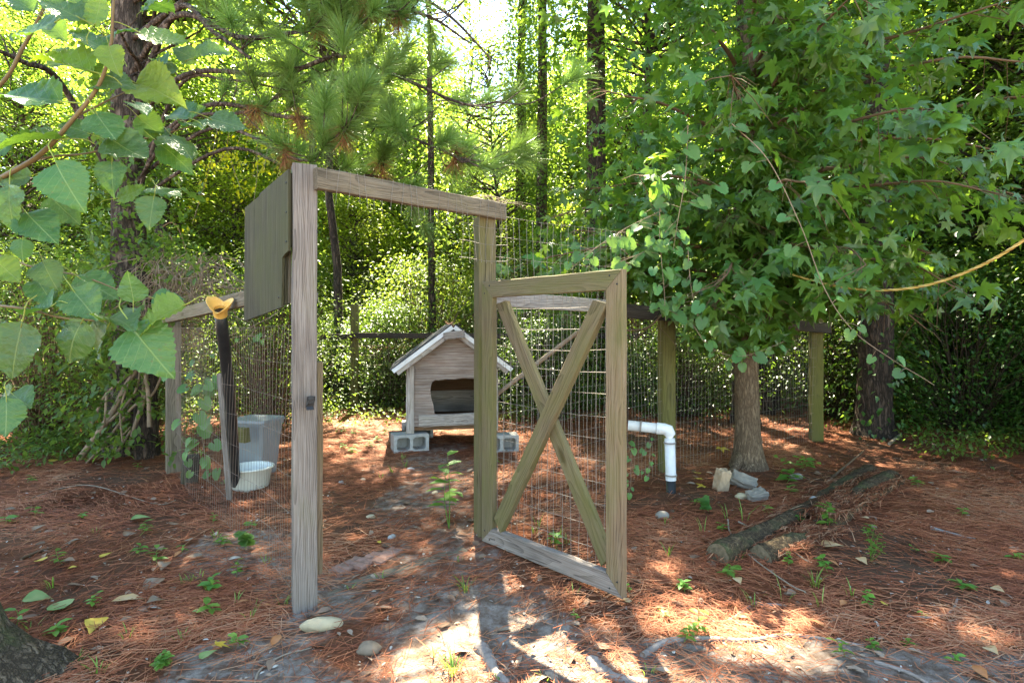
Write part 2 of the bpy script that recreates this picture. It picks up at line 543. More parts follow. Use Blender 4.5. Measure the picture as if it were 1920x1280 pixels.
def ground_mat():
    m, nt, b, out = new_mat('ground')
    tc = nd(nt, 'ShaderNodeTexCoord').outputs['Object']
    s = nd(nt, 'ShaderNodeAttribute', attribute_name='sand').outputs['Fac']
    wv = nd(nt, 'ShaderNodeVectorMath', {0: tc, 1: nd(nt, 'ShaderNodeVectorMath', {0: nd(nt, 'ShaderNodeTexNoise', {'Vector': tc, 'Scale': 1.3, 'Detail': 2}).outputs[1], 'Scale': 0.6}, operation='SCALE').outputs[0]}, operation='ADD').outputs[0]
    str1 = noise(nt, nd(nt, 'ShaderNodeMapping', {'Vector': wv, 'Rotation': (0, 0, 0.35), 'Scale': (9, 130, 30)}).outputs[0], 1.0, 5, 0.7)
    str2 = noise(nt, nd(nt, 'ShaderNodeMapping', {'Vector': wv, 'Rotation': (0, 0, -0.5), 'Scale': (12, 150, 30)}).outputs[0], 1.0, 5, 0.7)
    big = noise(nt, tc, 1.1, 5, 0.6)
    straw = mixc(nt, str1, (0.03, 0.011, 0.006), (0.28, 0.088, 0.038))
    straw = mixc(nt, ramp(nt, str2, [(0.5, (0, 0, 0)), (0.7, (1, 1, 1))]), straw, (0.34, 0.13, 0.062))
    straw = mixc(nt, ramp(nt, big, [(0.35, (1, 1, 1)), (0.6, (0, 0, 0))]), straw, mixc(nt, str1, (0.05, 0.03, 0.02), (0.17, 0.09, 0.055)))
    gr = noise(nt, tc, 160, 6, 0.75)
    gr2 = noise(nt, tc, 14, 5, 0.65)
    sandc = mixc(nt, gr, (0.17, 0.135, 0.115), (0.45, 0.38, 0.325))
    sandc = mixc(nt, ramp(nt, gr2, [(0.4, (1, 1, 1)), (0.62, (0, 0, 0))]), sandc, mixc(nt, gr, (0.075, 0.05, 0.038), (0.22, 0.145, 0.105)))
    edge = math_(nt, 'ADD', s, math_(nt, 'MULTIPLY', math_(nt, 'SUBTRACT', gr2, 0.5), 0.7))
    col = mixc(nt, ramp(nt, edge, [(0.35, (0, 0, 0)), (0.75, (1, 1, 1))]), straw, sandc)
    nt.links.new(col, b.inputs['Base Color'])
    b.inputs['Roughness'].default_value = 0.95
    b.inputs['Specular IOR Level'].default_value = 0.1
    h = math_(nt, 'ADD', mixc(nt, s, math_(nt, 'ADD', str1, str2), gr), math_(nt, 'MULTIPLY', gr2, 1.5))
    bump(nt, b, h, 0.8, 0.02)
    return m


M = {}
M['ground'] = ground_mat()
M['wood_grey'] = wood_mat('wood_grey', (0.23, 0.19, 0.165), (0.115, 0.09, 0.078), (0.31, 0.275, 0.25), 0.15)
M['wood_gate'] = wood_mat('wood_gate', (0.20, 0.148, 0.09), (0.10, 0.07, 0.042), (0.26, 0.205, 0.14), 0.72, (0.115, 0.125, 0.028))
M['wood_tan'] = wood_mat('wood_tan', (0.25, 0.172, 0.105), (0.14, 0.085, 0.05), (0.31, 0.235, 0.16), 0.4, (0.13, 0.135, 0.04))
M['wood_green'] = wood_mat('wood_green', (0.15, 0.13, 0.05), (0.075, 0.065, 0.03), (0.2, 0.18, 0.08), 0.75, (0.12, 0.12, 0.02))
M['wood_rail'] = wood_mat('wood_rail', (0.19, 0.15, 0.105), (0.10, 0.08, 0.055), (0.26, 0.22, 0.165), 0.2)
M['wood_dark'] = wood_mat('wood_dark', (0.05, 0.04, 0.03), (0.025, 0.02, 0.016), (0.075, 0.06, 0.048), 0.15)
M['wood_black'] = wood_mat('wood_black', (0.06, 0.052, 0.036), (0.016, 0.014, 0.011), (0.15, 0.13, 0.09), 0.6, (0.085, 0.09, 0.03))
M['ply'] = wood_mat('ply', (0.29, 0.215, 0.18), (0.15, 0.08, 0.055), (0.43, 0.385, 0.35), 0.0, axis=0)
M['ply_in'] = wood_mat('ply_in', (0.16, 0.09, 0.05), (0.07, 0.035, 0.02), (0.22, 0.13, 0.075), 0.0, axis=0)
M['trim'] = wood_mat('trim', (0.37, 0.33, 0.30), (0.2, 0.16, 0.14), (0.47, 0.43, 0.4), 0.1)
M['white_metal'] = plain('white_metal', (0.68, 0.70, 0.72), 0.45, 0.4, 0.08, 8, 0, 0.05, (0.35, 0.33, 0.3), 0.4)
M['shingle'] = plain('shingle', (0.05, 0.05, 0.055), 0.9, 0.2, 0.5, 60, 0, 0.5)
M['concrete'] = plain('concrete', (0.36, 0.355, 0.34), 0.95, 0.15, 0.22, 60, 0, 0.6, (0.2, 0.18, 0.15), 0.5)
M['brick_tan'] = plain('brick_tan', (0.40, 0.29, 0.19), 0.95, 0.15, 0.25, 30, 0, 0.6, (0.2, 0.14, 0.09), 0.5)
M['paver'] = plain('paver', (0.31, 0.18, 0.14), 0.95, 0.15, 0.3, 40, 0, 0.6, (0.1, 0.07, 0.055), 0.8)
M['stone'] = plain('stone', (0.42, 0.34, 0.22), 0.9, 0.2, 0.3, 16, 0, 0.7, (0.2, 0.16, 0.11), 0.6)
M['stone_brown'] = plain('stone_brown', (0.2, 0.15, 0.105), 0.9, 0.2, 0.35, 18, 0, 0.7, (0.09, 0.065, 0.045), 0.6)
M['stone_grey'] = plain('stone_grey', (0.25, 0.215, 0.175), 0.9, 0.2, 0.35, 18, 0, 0.7, (0.1, 0.1, 0.09), 0.6)
M['pvc'] = plain('pvc', (0.72, 0.73, 0.74), 0.4, 0.45, 0.05, 5, 0, 0.03, (0.38, 0.33, 0.27), 0.6)
M['black_pl'] = plain('black_pl', (0.014, 0.015, 0.017), 0.4, 0.45, 0.3, 10, 0, 0.05, (0.08, 0.075, 0.07), 0.3)
M['orange'] = plain('orange', (0.85, 0.50, 0.13), 0.45, 0.4, 0.08, 5, 0, 0.03)
M['bin'] = plain('bin', (0.19, 0.21, 0.225), 0.45, 0.4, 0.12, 6, 0, 0.05, (0.15, 0.15, 0.13), 0.5)
M['basin'] = plain('basin', (0.66, 0.68, 0.62), 0.4, 0.45, 0.08, 6, 0, 0.05, (0.4, 0.38, 0.28), 0.5)
M['wire'] = plain('wire', (0.23, 0.18, 0.15), 0.6, 0.4, 0.4, 20, 0.5, 0.0)
M['wire_l'] = plain('wire_l', (0.26, 0.225, 0.195), 0.7, 0.3, 0.3, 20, 0.1, 0.0)
M['metal_dark'] = plain('metal_dark', (0.03, 0.03, 0.032), 0.5, 0.4, 0.4, 40, 0.6, 0.3)
M['rope'] = var_mat('rope', [(0.38, 0.22, 0.05), (0.62, 0.42, 0.12), (0.7, 0.52, 0.2)], 0.6, 0.35)
M['bark_gum'] = bark_mat('bark_gum', (0.105, 0.07, 0.045), (0.25, 0.17, 0.105), (0.39, 0.285, 0.19), 0.0, 26, 4, 0.8)
M['bark_pine'] = bark_mat('bark_pine', (0.03, 0.022, 0.018), (0.14, 0.10, 0.08), (0.26, 0.20, 0.17), 0.0, 7, 2.0, 1.0)
M['bark_poplar'] = bark_mat('bark_poplar', (0.045, 0.033, 0.022), (0.17, 0.12, 0.08), (0.31, 0.24, 0.17), 0.22, 16, 6, 1.0)
M['bark_dark'] = bark_mat('bark_dark', (0.02, 0.015, 0.012), (0.09, 0.06, 0.045), (0.16, 0.11, 0.085), 0.0, 8, 2.0, 1.0)
M['log'] = bark_mat('log', (0.045, 0.03, 0.018), (0.14, 0.095, 0.052), (0.25, 0.175, 0.10), 0.35, 13, 13, 0.8)
M['log_end'] = plain('log_end', (0.17, 0.13, 0.085), 0.9, 0.15, 0.5, 60, 0, 0.8, (0.05, 0.05, 0.025), 0.7)
M['root'] = plain('root', (0.27, 0.22, 0.19), 0.9, 0.15, 0.45, 30, 0, 0.9, (0.12, 0.09, 0.075), 0.7)
M['twig'] = plain('twig', (0.14, 0.085, 0.05), 0.8, 0.25, 0.4, 30)
M['stem_dark'] = plain('stem_dark', (0.055, 0.038, 0.026), 0.85, 0.2, 0.4, 30)
M['twig_pale'] = plain('twig_pale', (0.27, 0.21, 0.155), 0.85, 0.2, 0.35, 30)
M['vine_stem'] = plain('vine_stem', (0.24, 0.17, 0.115), 0.85, 0.2, 0.4, 30)
M['poplar_twig'] = plain('poplar_twig', (0.15, 0.10, 0.045), 0.6, 0.35, 0.3, 30)

GREEN = [(0.022, 0.055, 0.012), (0.04, 0.095, 0.018), (0.065, 0.13, 0.025)]
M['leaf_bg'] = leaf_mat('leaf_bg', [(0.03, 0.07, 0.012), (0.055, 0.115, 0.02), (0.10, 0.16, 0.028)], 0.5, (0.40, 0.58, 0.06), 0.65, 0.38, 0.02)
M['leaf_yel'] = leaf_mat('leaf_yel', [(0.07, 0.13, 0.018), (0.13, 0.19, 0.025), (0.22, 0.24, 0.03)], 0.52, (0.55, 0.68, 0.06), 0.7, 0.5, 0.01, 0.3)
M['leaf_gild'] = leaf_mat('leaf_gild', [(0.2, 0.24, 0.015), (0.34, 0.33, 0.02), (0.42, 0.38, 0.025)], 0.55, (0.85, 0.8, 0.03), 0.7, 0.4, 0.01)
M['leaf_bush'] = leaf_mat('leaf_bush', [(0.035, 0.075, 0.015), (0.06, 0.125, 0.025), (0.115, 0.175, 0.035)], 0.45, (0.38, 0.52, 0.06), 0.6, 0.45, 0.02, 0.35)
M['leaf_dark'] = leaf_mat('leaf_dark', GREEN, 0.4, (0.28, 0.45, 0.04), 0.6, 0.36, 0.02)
M['leaf_gum'] = leaf_mat('leaf_gum', [(0.032, 0.09, 0.018), (0.058, 0.145, 0.027), (0.10, 0.19, 0.035)], 0.4, (0.36, 0.58, 0.04), 0.65, 0.32, 0.02, 0.6)
M['leaf_gold'] = leaf_mat('leaf_gold', [(0.35, 0.16, 0.015), (0.5, 0.26, 0.02)], 0.4, (0.7, 0.4, 0.03), 0.5, 0.5, 0.01)
M['leaf_grape'] = leaf_mat('leaf_grape', [(0.05, 0.14, 0.035), (0.08, 0.19, 0.05), (0.12, 0.24, 0.05)], 0.4, (0.35, 0.55, 0.05), 0.6, 0.45, 0.015)
M['leaf_poplar'] = leaf_mat('leaf_poplar', [(0.038, 0.11, 0.034), (0.06, 0.145, 0.042)], 0.35, (0.3, 0.5, 0.03), 0.7, 0.36, 0.02, 0.5, True)
M['leaf_poplar_y'] = leaf_mat('leaf_poplar_y', [(0.12, 0.22, 0.025), (0.15, 0.25, 0.025)], 0.4, (0.4, 0.5, 0.02), 0.7, 0.4, 0.02, 0.5, True)
M['leaf_weed'] = leaf_mat('leaf_weed', [(0.07, 0.19, 0.03), (0.11, 0.26, 0.04), (0.18, 0.33, 0.05)], 0.4, (0.35, 0.55, 0.04), 0.6, 0.5, 0.02)
M['grass'] = leaf_mat('grass', [(0.07, 0.17, 0.025), (0.14, 0.27, 0.04), (0.26, 0.34, 0.08)], 0.4, (0.4, 0.55, 0.05), 0.6, 0.5, 0.02)
M['needle'] = leaf_mat('needle', [(0.09, 0.20, 0.04), (0.15, 0.28, 0.07), (0.24, 0.36, 0.13)], 0.35, (0.3, 0.45, 0.04), 0.5, 0.4, 0.01)
M['needle_dead'] = leaf_mat('needle_dead', [(0.17, 0.075, 0.03), (0.28, 0.13, 0.055), (0.36, 0.2, 0.09)], 0.25, (0.4, 0.2, 0.07), 0.5, 0.6, 0.01, 0.2)
M['straw'] = var_mat('straw', [(0.045, 0.017, 0.010), (0.17, 0.048, 0.022), (0.31, 0.093, 0.041), (0.37, 0.15, 0.074), (0.44, 0.27, 0.165)], 0.7, 0.25)
M['litter'] = var_mat('litter', [(0.09, 0.055, 0.035), (0.20, 0.12, 0.08), (0.30, 0.22, 0.16), (0.36, 0.32, 0.27), (0.46, 0.43, 0.38)], 0.85, 0.2)
M['dry_leaf'] = var_mat('dry_leaf', [(0.17, 0.09, 0.05), (0.26, 0.16, 0.10), (0.25, 0.20, 0.155)], 0.75, 0.25, 0.15)
M['leaf_fall_y'] = var_mat('leaf_fall_y', [(0.45, 0.3, 0.03), (0.6, 0.43, 0.08)], 0.6, 0.3, 0.2)
M['leaf_fall_t'] = var_mat('leaf_fall_t', [(0.5, 0.3, 0.13), (0.62, 0.44, 0.25)], 0.7, 0.3, 0.2)
M['leaf_fall_g'] = var_mat('leaf_fall_g', [(0.14, 0.24, 0.07), (0.27, 0.33, 0.13)], 0.6, 0.3, 0.2)
M['leaf_fall_o'] = var_mat('leaf_fall_o', [(0.42, 0.15, 0.045), (0.5, 0.22, 0.1)], 0.7, 0.3, 0.2)
M['frond_dead'] = var_mat('frond_dead', [(0.16, 0.09, 0.05), (0.30, 0.18, 0.10), (0.4, 0.27, 0.16)], 0.8, 0.2, 0.2)

# ------------------------------------------------------------------ ground
def axis_steps(lim, d0, growth, start=0.0):
    out = [start]; d = d0
    while out[-1] < lim:
        out.append(out[-1] + d); d *= growth
    return out


xs = axis_steps(160, 0.035, 1.032)
xs = sorted([-x for x in xs[1:]] + xs)
ys = sorted([-y for y in axis_steps(120, 0.3, 1.3)[1:]] + axis_steps(6.5, 0.03, 1.004) + axis_steps(220, 0.08, 1.07, 6.6))
X, Y = np.meshgrid(xs, ys)
Z = gz(X, Y)
nx, ny = len(xs), len(ys)
idx = np.arange(nx * ny).reshape(ny, nx)
Qd = np.stack([idx[:-1, :-1], idx[:-1, 1:], idx[1:, 1:], idx[1:, :-1]], -1).reshape(-1, 4)
gme = nmesh('ground', np.stack([X, Y, Z], -1).reshape(-1, 3), Qd, None, None, True, M['ground'])
a = gme.attributes.new('sand', 'FLOAT', 'POINT')
a.data.foreach_set('value', sand(X, Y).ravel().astype(np.float32))
ground = obj('ground', gme)
ground['kind'] = 'structure'


# ------------------------------------------------------------------ leaf tools
def unit(v):
    return v / (np.linalg.norm(v, axis=-1, keepdims=True) + 1e-12)


def rand_unit(n, g=rng):
    return unit(g.normal(size=(n, 3)))


def fan(boundary, zf=lambda x, y: 0.0):
    V = [(0, 0, 0)] + [(x, y, zf(x, y)) for x, y in boundary]
    n = len(boundary)
    T = [(0, i, i + 1) for i in range(1, n)]
    return np.array(V, float), np.array(T)


def star_shape():
    pts = []
    lobes = [(-112, 0.62), (-56, 0.92), (0, 1.0), (56, 0.92), (112, 0.62)]
    pts.append((-150, 0.14))
    for k, (a, L) in enumerate(lobes):
        pts += [(a - 16, 0.58 * L), (a, L), (a + 16, 0.58 * L)]
        pts.append((a + 28, 0.42) if k < 4 else (150, 0.14))
    b = [(r * math.cos(math.radians(t)), r * math.sin(math.radians(t))) for t, r in pts]
    return fan(b, lambda x, y: -0.22 * (x * x + y * y) + 0.05 * abs(y))


def heart_shape():
    b = []
    for k in range(25):
        t = -165 + 330 * k / 24
        a = math.radians(t)
        r = 0.62 + 0.32 * math.exp(-(t / 38.0) ** 2) - 0.12 * math.exp(-((abs(t) - 180) / 30.0) ** 2)
        r *= 1.0 + (0.07 if k % 2 else -0.05)
        b.append((r * math.cos(a), r * math.sin(a)))
    return fan(b, lambda x, y: 0.16 * abs(y) - 0.15 * x * x)


OVAL = (np.array([(0, 0, 0), (.42, .27, .07), (1, 0, -.06), (.42, -.27, .07)], float), np.array([(0, 2, 1), (0, 3, 2)]))
OVAL6 = (np.array([(0, 0, 0), (.22, .2, .05), (.6, .24, .05), (1, 0, -.1), (.6, -.24, .05), (.22, -.2, .05), (.5, 0, 0)], float),
         np.array([(0, 6, 1), (1, 6, 2), (2, 6, 3), (3, 6, 4), (4, 6, 5), (5, 6, 0)]))
STAR = star_shape()
HEART = heart_shape()


def leaves(P, D, N, size, shape, var):
    """instances of a leaf template: bases P, axes D, normals N"""
    D = unit(D)
    S = unit(np.cross(N, D))
    N = np.cross(D, S)
    tv, tt = shape
    n = len(P)
    size = np.broadcast_to(size, (n,))[:, None, None]
    if len(tv) > 8:                                   # lobed leaves: each one curled and pulled a little differently
        tl = tv[None] * (1 + 0.09 * rng.normal(size=(n, len(tv), 1)))
        tl[..., 2] *= (0.4 + 1.7 * rng.random((n, 1)))
        tl[..., 2] += 0.12 * rng.normal(size=(n, 1)) * tl[..., 1]
        tl[..., 1] *= 0.85 + 0.3 * rng.random((n, 1))
    else:
        tl = tv[None]
    V = P[:, None, :] + size * (tl[..., 0:1] * D[:, None, :] + tl[..., 1:2] * S[:, None, :] + tl[..., 2:3] * N[:, None, :])
    T = tt[None] + (np.arange(n) * len(tv))[:, None, None]
    return V.reshape(-1, 3), T.reshape(-1, 3), np.repeat(var, len(tv))


def clump_leaves(centers, per, spread, size, g, shape=OVAL, flat=0.55, droop=0.35, up=0.75):
    nC = len(centers)
    spread = np.broadcast_to(spread, (nC,))
    P = np.repeat(centers, per, 0)
    off = g.normal(size=(nC * per, 3)) * np.repeat(spread, per)[:, None]
    off[:, 2] *= flat
    D = unit(off * np.array([1, 1, 0.4]) + g.normal(size=off.shape) * 0.12)
    D[:, 2] -= droop
    N = rand_unit(len(P), g) * (1 - up) + np.array([0, 0, up])
    sz = size * (0.65 + 0.7 * g.random(len(P)))
    cv = np.repeat(g.random(nC), per)
    var = np.clip(0.5 * cv + 0.5 * g.random(len(P)), 0, 1)
    return leaves(P + off, D, N, sz, shape, var)


def make_tree(name, label, cat, group, seed, H, Rmax, z0, trunk_r, nclump, per, lsize, spread, mat, bark, lean=0.0, shape=OVAL, loc=None):
    """hardwood: tapered trunk, limbs, leaf clumps spread through the crown"""
    g = np.random.default_rng(seed)
    root = thing(name, label, cat, (0, 0, 0), group)
    nz = 12
    tz = np.linspace(0, H * 0.96, nz)
    tx = np.cumsum(g.normal(size=nz) * 0.05) * H / 9; ty = np.cumsum(g.normal(size=nz) * 0.05) * H / 9
    tx -= tx[0]; ty -= ty[0]
    tr = trunk_r * (1 - 0.88 * tz / H) + trunk_r * 0.7 * np.exp(-tz / 0.25)
    tb = MB()
    tb.tube(np.stack([tx, ty, tz - 0.1], 1), tr, 10, wob=0.12)
    tb.build('trunk', bark, root, True)
    u = g.random(nclump)
    zc = z0 + (H - z0) * u ** 0.85
    prof = np.sin(PI * np.clip((zc - z0) / (H - z0) * 0.86 + 0.12, 0, 1)) ** 0.7
    rr = Rmax * prof * (0.35 + 0.65 * np.sqrt(g.random(nclump)))
    th = g.random(nclump) * 2 * PI
    cx = np.interp(zc, tz, tx); cyy = np.interp(zc, tz, ty)
    cen = np.stack([cx + rr * np.cos(th), cyy + rr * np.sin(th), zc - 0.12 * rr], 1)
    bb = MB()
    for k in range(nclump):
        zb = max(0.4, zc[k] - rr[k] * (0.25 + 0.5 * g.random()))
        p0 = np.array([np.interp(zb, tz, tx), np.interp(zb, tz, ty), zb])
        mid = p0 * 0.45 + cen[k] * 0.55 + g.normal(size=3) * 0.12 + np.array([0, 0, 0.1 * rr[k]])
        q = spline([p0, mid, cen[k]], 3)
        r0 = 0.012 + 0.012 * rr[k]
        bb.tube(q, np.linspace(r0, 0.004, len(q)), 4)
    bb.build('limb', bark, root)
    V, T, A = clump_leaves(cen, per, spread, lsize, g, shape)
    if loc is not None:
        k = len(shape[0])
        keep = ~in_beam(V[::k] + np.array(loc))
        nl = int(keep.sum())
        V = V.reshape(-1, k, 3)[keep].reshape(-1, 3); A = A.reshape(-1, k)[keep].ravel()
        T = (shape[1][None] + (np.arange(nl) * k)[:, None, None]).reshape(-1, 3)
    obj('crown', nmesh('crown', V, None, T, A, False, mat), root)
    if loc is not None:
        root.location = loc
    return root


def make_bush(name, label, cat, group, seed, H, Rmax, nclump, per, lsize, spread, mat, stems=9, stem_mat=None):
    g = np.random.default_rng(seed)
    root = thing(name, label, cat, (0, 0, 0), group)
    u = g.random(nclump)
    zc = 0.1 + (H - 0.1) * u
    rr = Rmax * np.sqrt(np.clip(1 - (u * 0.95) ** 2.5, 0, 1)) * np.sqrt(g.random(nclump)) + 0.05
    th = g.random(nclump) * 2 * PI
    cen = np.stack([rr * np.cos(th), rr * np.sin(th), zc], 1)
    bb = MB()
    for k in range(nclump):
        b = np.array([g.normal() * 0.12, g.normal() * 0.12, -0.05])
        mid = b * 0.5 + cen[k] * np.array([0.4, 0.4, 0.6]) + g.normal(size=3) * 0.1
        q = spline([b, mid, cen[k]], 3)
        bb.tube(q, np.linspace(0.013, 0.003, len(q)), 4)
    bb.build('stem', stem_mat or M['twig'], root)
    V, T, A = clump_leaves(cen, per, spread, lsize, g, OVAL, 0.7)
    obj('foliage', nmesh('foliage', V, None, T, A, False, mat), root)
    return root


# ------------------------------------------------------------------ the forest behind
def place(proto, spots, alt=None):
    """first spot takes the prototype itself, the others copies"""
    for k, (x, y, s, rz) in enumerate(spots):
        o = proto if k == 0 else copy_tree(proto, (0, 0, 0))
        o.location = (x, y, G(x, y) - 0.02)
        o.rotation_euler = (0, 0, rz)
        o.scale = (s, s, s)
        if alt and alt[0](x, y):
            o['label'], o['group'] = alt[1], alt[2]


hw = [
    make_tree('hardwood_tree', 'slim hardwood with airy yellow-green crown in the woods behind the pen', 'tree', 'airy hardwoods behind the pen', 21, 9.5, 2.3, 1.0, 0.10, 240, 95, 0.105, 0.32, M['leaf_bg'], M['bark_pine']),
    make_tree('hardwood_tree', 'full-crowned hardwood with mid green leaves in the woods behind the pen', 'tree', 'full-crowned hardwoods behind the pen', 22, 11.0, 2.7, 0.6, 0.13, 270, 95, 0.12, 0.36, M['leaf_bg'], M['bark_pine']),
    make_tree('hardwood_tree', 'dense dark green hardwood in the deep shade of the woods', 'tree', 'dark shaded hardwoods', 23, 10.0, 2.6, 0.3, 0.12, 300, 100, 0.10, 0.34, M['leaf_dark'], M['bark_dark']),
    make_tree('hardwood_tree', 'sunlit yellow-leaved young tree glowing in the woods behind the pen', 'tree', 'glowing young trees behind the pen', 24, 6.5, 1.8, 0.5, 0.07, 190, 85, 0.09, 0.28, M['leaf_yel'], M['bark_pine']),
]
place(hw[0], [(-2.6, 16.5, 1.0, 0.3), (-4.6, 15.2, 1.0, 2.0), (1.2, 17.5, 0.95, 4.0), (3.6, 15.5, 1.0, 1.0), (-8.0, 15.0, 1.1, 5.0),
              (-11.5, 13.5, 1.0, 0.8), (5.6, 17.5, 1.15, 3.1), (-2.6, 21.5, 0.95, 2.6), (0.8, 24.5, 1.1, 5.4), (9.0, 15.0, 1.1, 3.9), (-6.0, 19.2, 1.2, 0.9), (-9.8, 18.6, 1.2, 2.9), (5.3, 11.0, 0.8, 4.6), (6.8, 13.2, 1.0, 1.9), (7.2, 10.2, 0.8, 3.4), (-1.55, 19.0, 0.86, 5.2), (-0.9, 27.5, 1.25, 0.7), (-0.1, 21.5, 0.75, 2.2), (-9.4, 11.0, 0.75, 3.5), (-12.5, 11.0, 1.0, 1.9), (-7.4, 12.2, 0.8, 0.4)])
place(hw[1], [(-5.8, 22.5, 1.15, 0.0), (2.6, 20.5, 1.1, 2.2), (-9.5, 22.0, 1.2, 1.1), (7.6, 20.5, 1.2, 4.4), (12.5, 19.5, 1.2, 0.5),
              (-13.5, 18.0, 1.15, 3.3), (-4.5, 27.0, 1.3, 1.7), (5.0, 28.0, 1.4, 2.9), (-12.0, 29.0, 1.5, 5.1), (12.0, 29.0, 1.5, 0.9),
              (-0.2, 33.0, 1.1, 4.1), (-20.0, 27.0, 1.5, 2.4), (20.0, 27.0, 1.5, 3.6), (17.0, 21.0, 1.2, 1.3), (-18.5, 20.0, 1.2, 5.9), (-7.6, 26.5, 1.4, 3.0), (3.6, 24.5, 1.3, 0.2), (9.6, 24.5, 1.4, 5.0), (-16.0, 24.0, 1.4, 1.5), (15.0, 24.5, 1.4, 2.0), (7.0, 33.0, 1.7, 4.0), (-9.0, 34.0, 1.8, 0.6), (-3.8, 36.0, 1.5, 5.5), (2.2, 37.0, 1.5, 2.5), (16.0, 36.0, 1.8, 3.0), (-18.0, 36.0, 1.8, 1.0)],
      (lambda x, y: y > 26, 'distant tall hardwood closing the depth of the woods', 'distant hardwoods deep in the woods'))
place(hw[2], [(10.4, 9.8, 0.95, 0.4), (7.9, 8.3, 0.95, 2.1), (8.6, 11.4, 1.1, 3.0), (11.5, 12.5, 1.2, 1.2), (7.8, 5.8, 0.85, 4.2),
              (9.5, 7.6, 1.0, 0.2)])
place(hw[3], [(-0.3, 13.2, 0.65, 0.6), (-3.6, 12.8, 0.7, 2.5), (2.0, 13.6, 0.75, 4.5), (0.4, 15.6, 0.8, 1.4), (-6.2, 12.6, 0.75, 3.8), (3.4, 12.6, 0.6, 5.3),
              (-1.6, 15.4, 0.85, 2.8), (4.9, 13.4, 0.75, 0.1), (-5.0, 13.6, 0.8, 1.0)])

make_tree('hardwood_tree', 'thin sparse tree standing in the blue sky gap', 'tree', None, 61, 10.5, 1.5, 3.2, 0.06, 75, 30, 0.10, 0.30, M['leaf_bg'], M['bark_dark'], loc=(-1.05, 15.2, G(-1.05, 15.2)))
make_tree('hardwood_tree', 'sparse leafy tree just left of the ivy-covered pines', 'tree', None, 62, 8.2, 1.3, 2.0, 0.05, 110, 45, 0.09, 0.28, M['leaf_bush'], M['bark_dark'], loc=(-0.15, 12.9, G(-0.15, 12.9)))
for k, (x_, y_, H_, R_, lab) in enumerate(((-2.95, 9.75, 14.5, 2.7, 'added tall shade tree behind the thin dark rail left of the dog house'), (4.0, 8.9, 14.0, 2.8, 'added tall shade tree behind the right corner post'),
                                           (-5.6, 8.6, 14.5, 2.9, 'added tall shade tree beyond the vine-smothered trunk'), (2.3, 9.8, 14.0, 2.6, 'added tall shade tree behind the sweetgum and the back rail'))):
    make_tree('added_shade_tree', lab, 'tree', None, 25 + k, H_, R_, 6.0, 0.085, 190, 85, 0.13, 0.42, M['leaf_bg'], M['bark_dark'], loc=(x_, y_, G(x_, y_)))  # added trees whose high crowns, above the frame, shade the foreground

bu = [
    make_bush('understorey_bush', 'leafy green bush in the thicket beyond the back rail', 'bush', 'bushes beyond the back rail', 31, 2.7, 1.35, 150, 60, 0.06, 0.20, M['leaf_bush']),
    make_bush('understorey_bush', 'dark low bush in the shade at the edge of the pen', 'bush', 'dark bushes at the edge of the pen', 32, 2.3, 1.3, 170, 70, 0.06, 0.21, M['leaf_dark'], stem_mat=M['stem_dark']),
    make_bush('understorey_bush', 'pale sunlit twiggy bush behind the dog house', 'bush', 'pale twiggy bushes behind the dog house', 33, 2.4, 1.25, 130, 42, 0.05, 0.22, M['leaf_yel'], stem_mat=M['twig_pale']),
]
place(bu[0], [(-1.6, 10.3, 0.95, 0.1), (0.3, 10.4, 1.0, 1.2), (-4.4, 10.6, 1.05, 2.6), (2.2, 10.3, 1.1, 4.0), (-6.6, 10.6, 1.1, 5.2), (-8.6, 9.4, 1.0, 0.9), (3.8, 10.4, 1.0, 3.3),
              (-5.4, 8.6, 0.7, 1.6), (-10.8, 11.8, 1.2, 2.3), (-4.7, 7.0, 0.9, 3.0), (-3.3, 7.7, 0.75, 0.4), (-5.6, 6.8, 0.85, 5.0)],
      (lambda x, y: x < -3 and y < 9, 'leafy bush crowding the vine-smothered trunk outside the left fence', 'bushes outside the left fence'))
place(bu[1], [(0.55, 8.2, 0.62, 0.3), (5.9, 7.4, 0.95, 1.9), (6.9, 6.6, 0.9, 3.1), (4.9, 8.3, 0.8, 4.4), (8.4, 6.2, 1.1, 5.5), (2.6, 8.6, 0.7, 0.7), (5.9, 5.5, 0.5, 2.2),
              (7.6, 9.0, 1.2, 1.0), (-7.6, 7.6, 0.7, 3.7)] + [(-4.2 + 1.05 * k, 9.75 + 0.15 * (k % 2), 0.5 + 0.12 * (k % 3), 1.3 * k) for k in range(8)],
      (lambda x, y: x < 3.5 and y > 9.6, 'dark little bush at the foot of the thin back rail', 'little bushes along the back rail'))
place(bu[2], [(-0.7, 11.4, 1.0, 2.9), (-3.6, 12.0, 1.2, 1.3)])


def straight_trunk(mb, x, y, r0, r1, H, sides=14, lean=(0, 0), seed=0):
    g = np.random.default_rng(seed)
    z = np.concatenate([[0, 0.1, 0.25, 0.5], np.linspace(1, H, 16)])
    r = r0 + (r1 - r0) * z / H + r0 * 0.55 * np.exp(-z / 0.18)
    wob = np.cumsum(g.normal(size=(len(z), 2)) * 0.012, 0)
    P = np.stack([x + lean[0] * z + wob[:, 0], y + lean[1] * z + wob[:, 1], z - 0.08 + G(x, y)], 1)
    mb.tube(P, r, sides, wob=0.10)
    return P


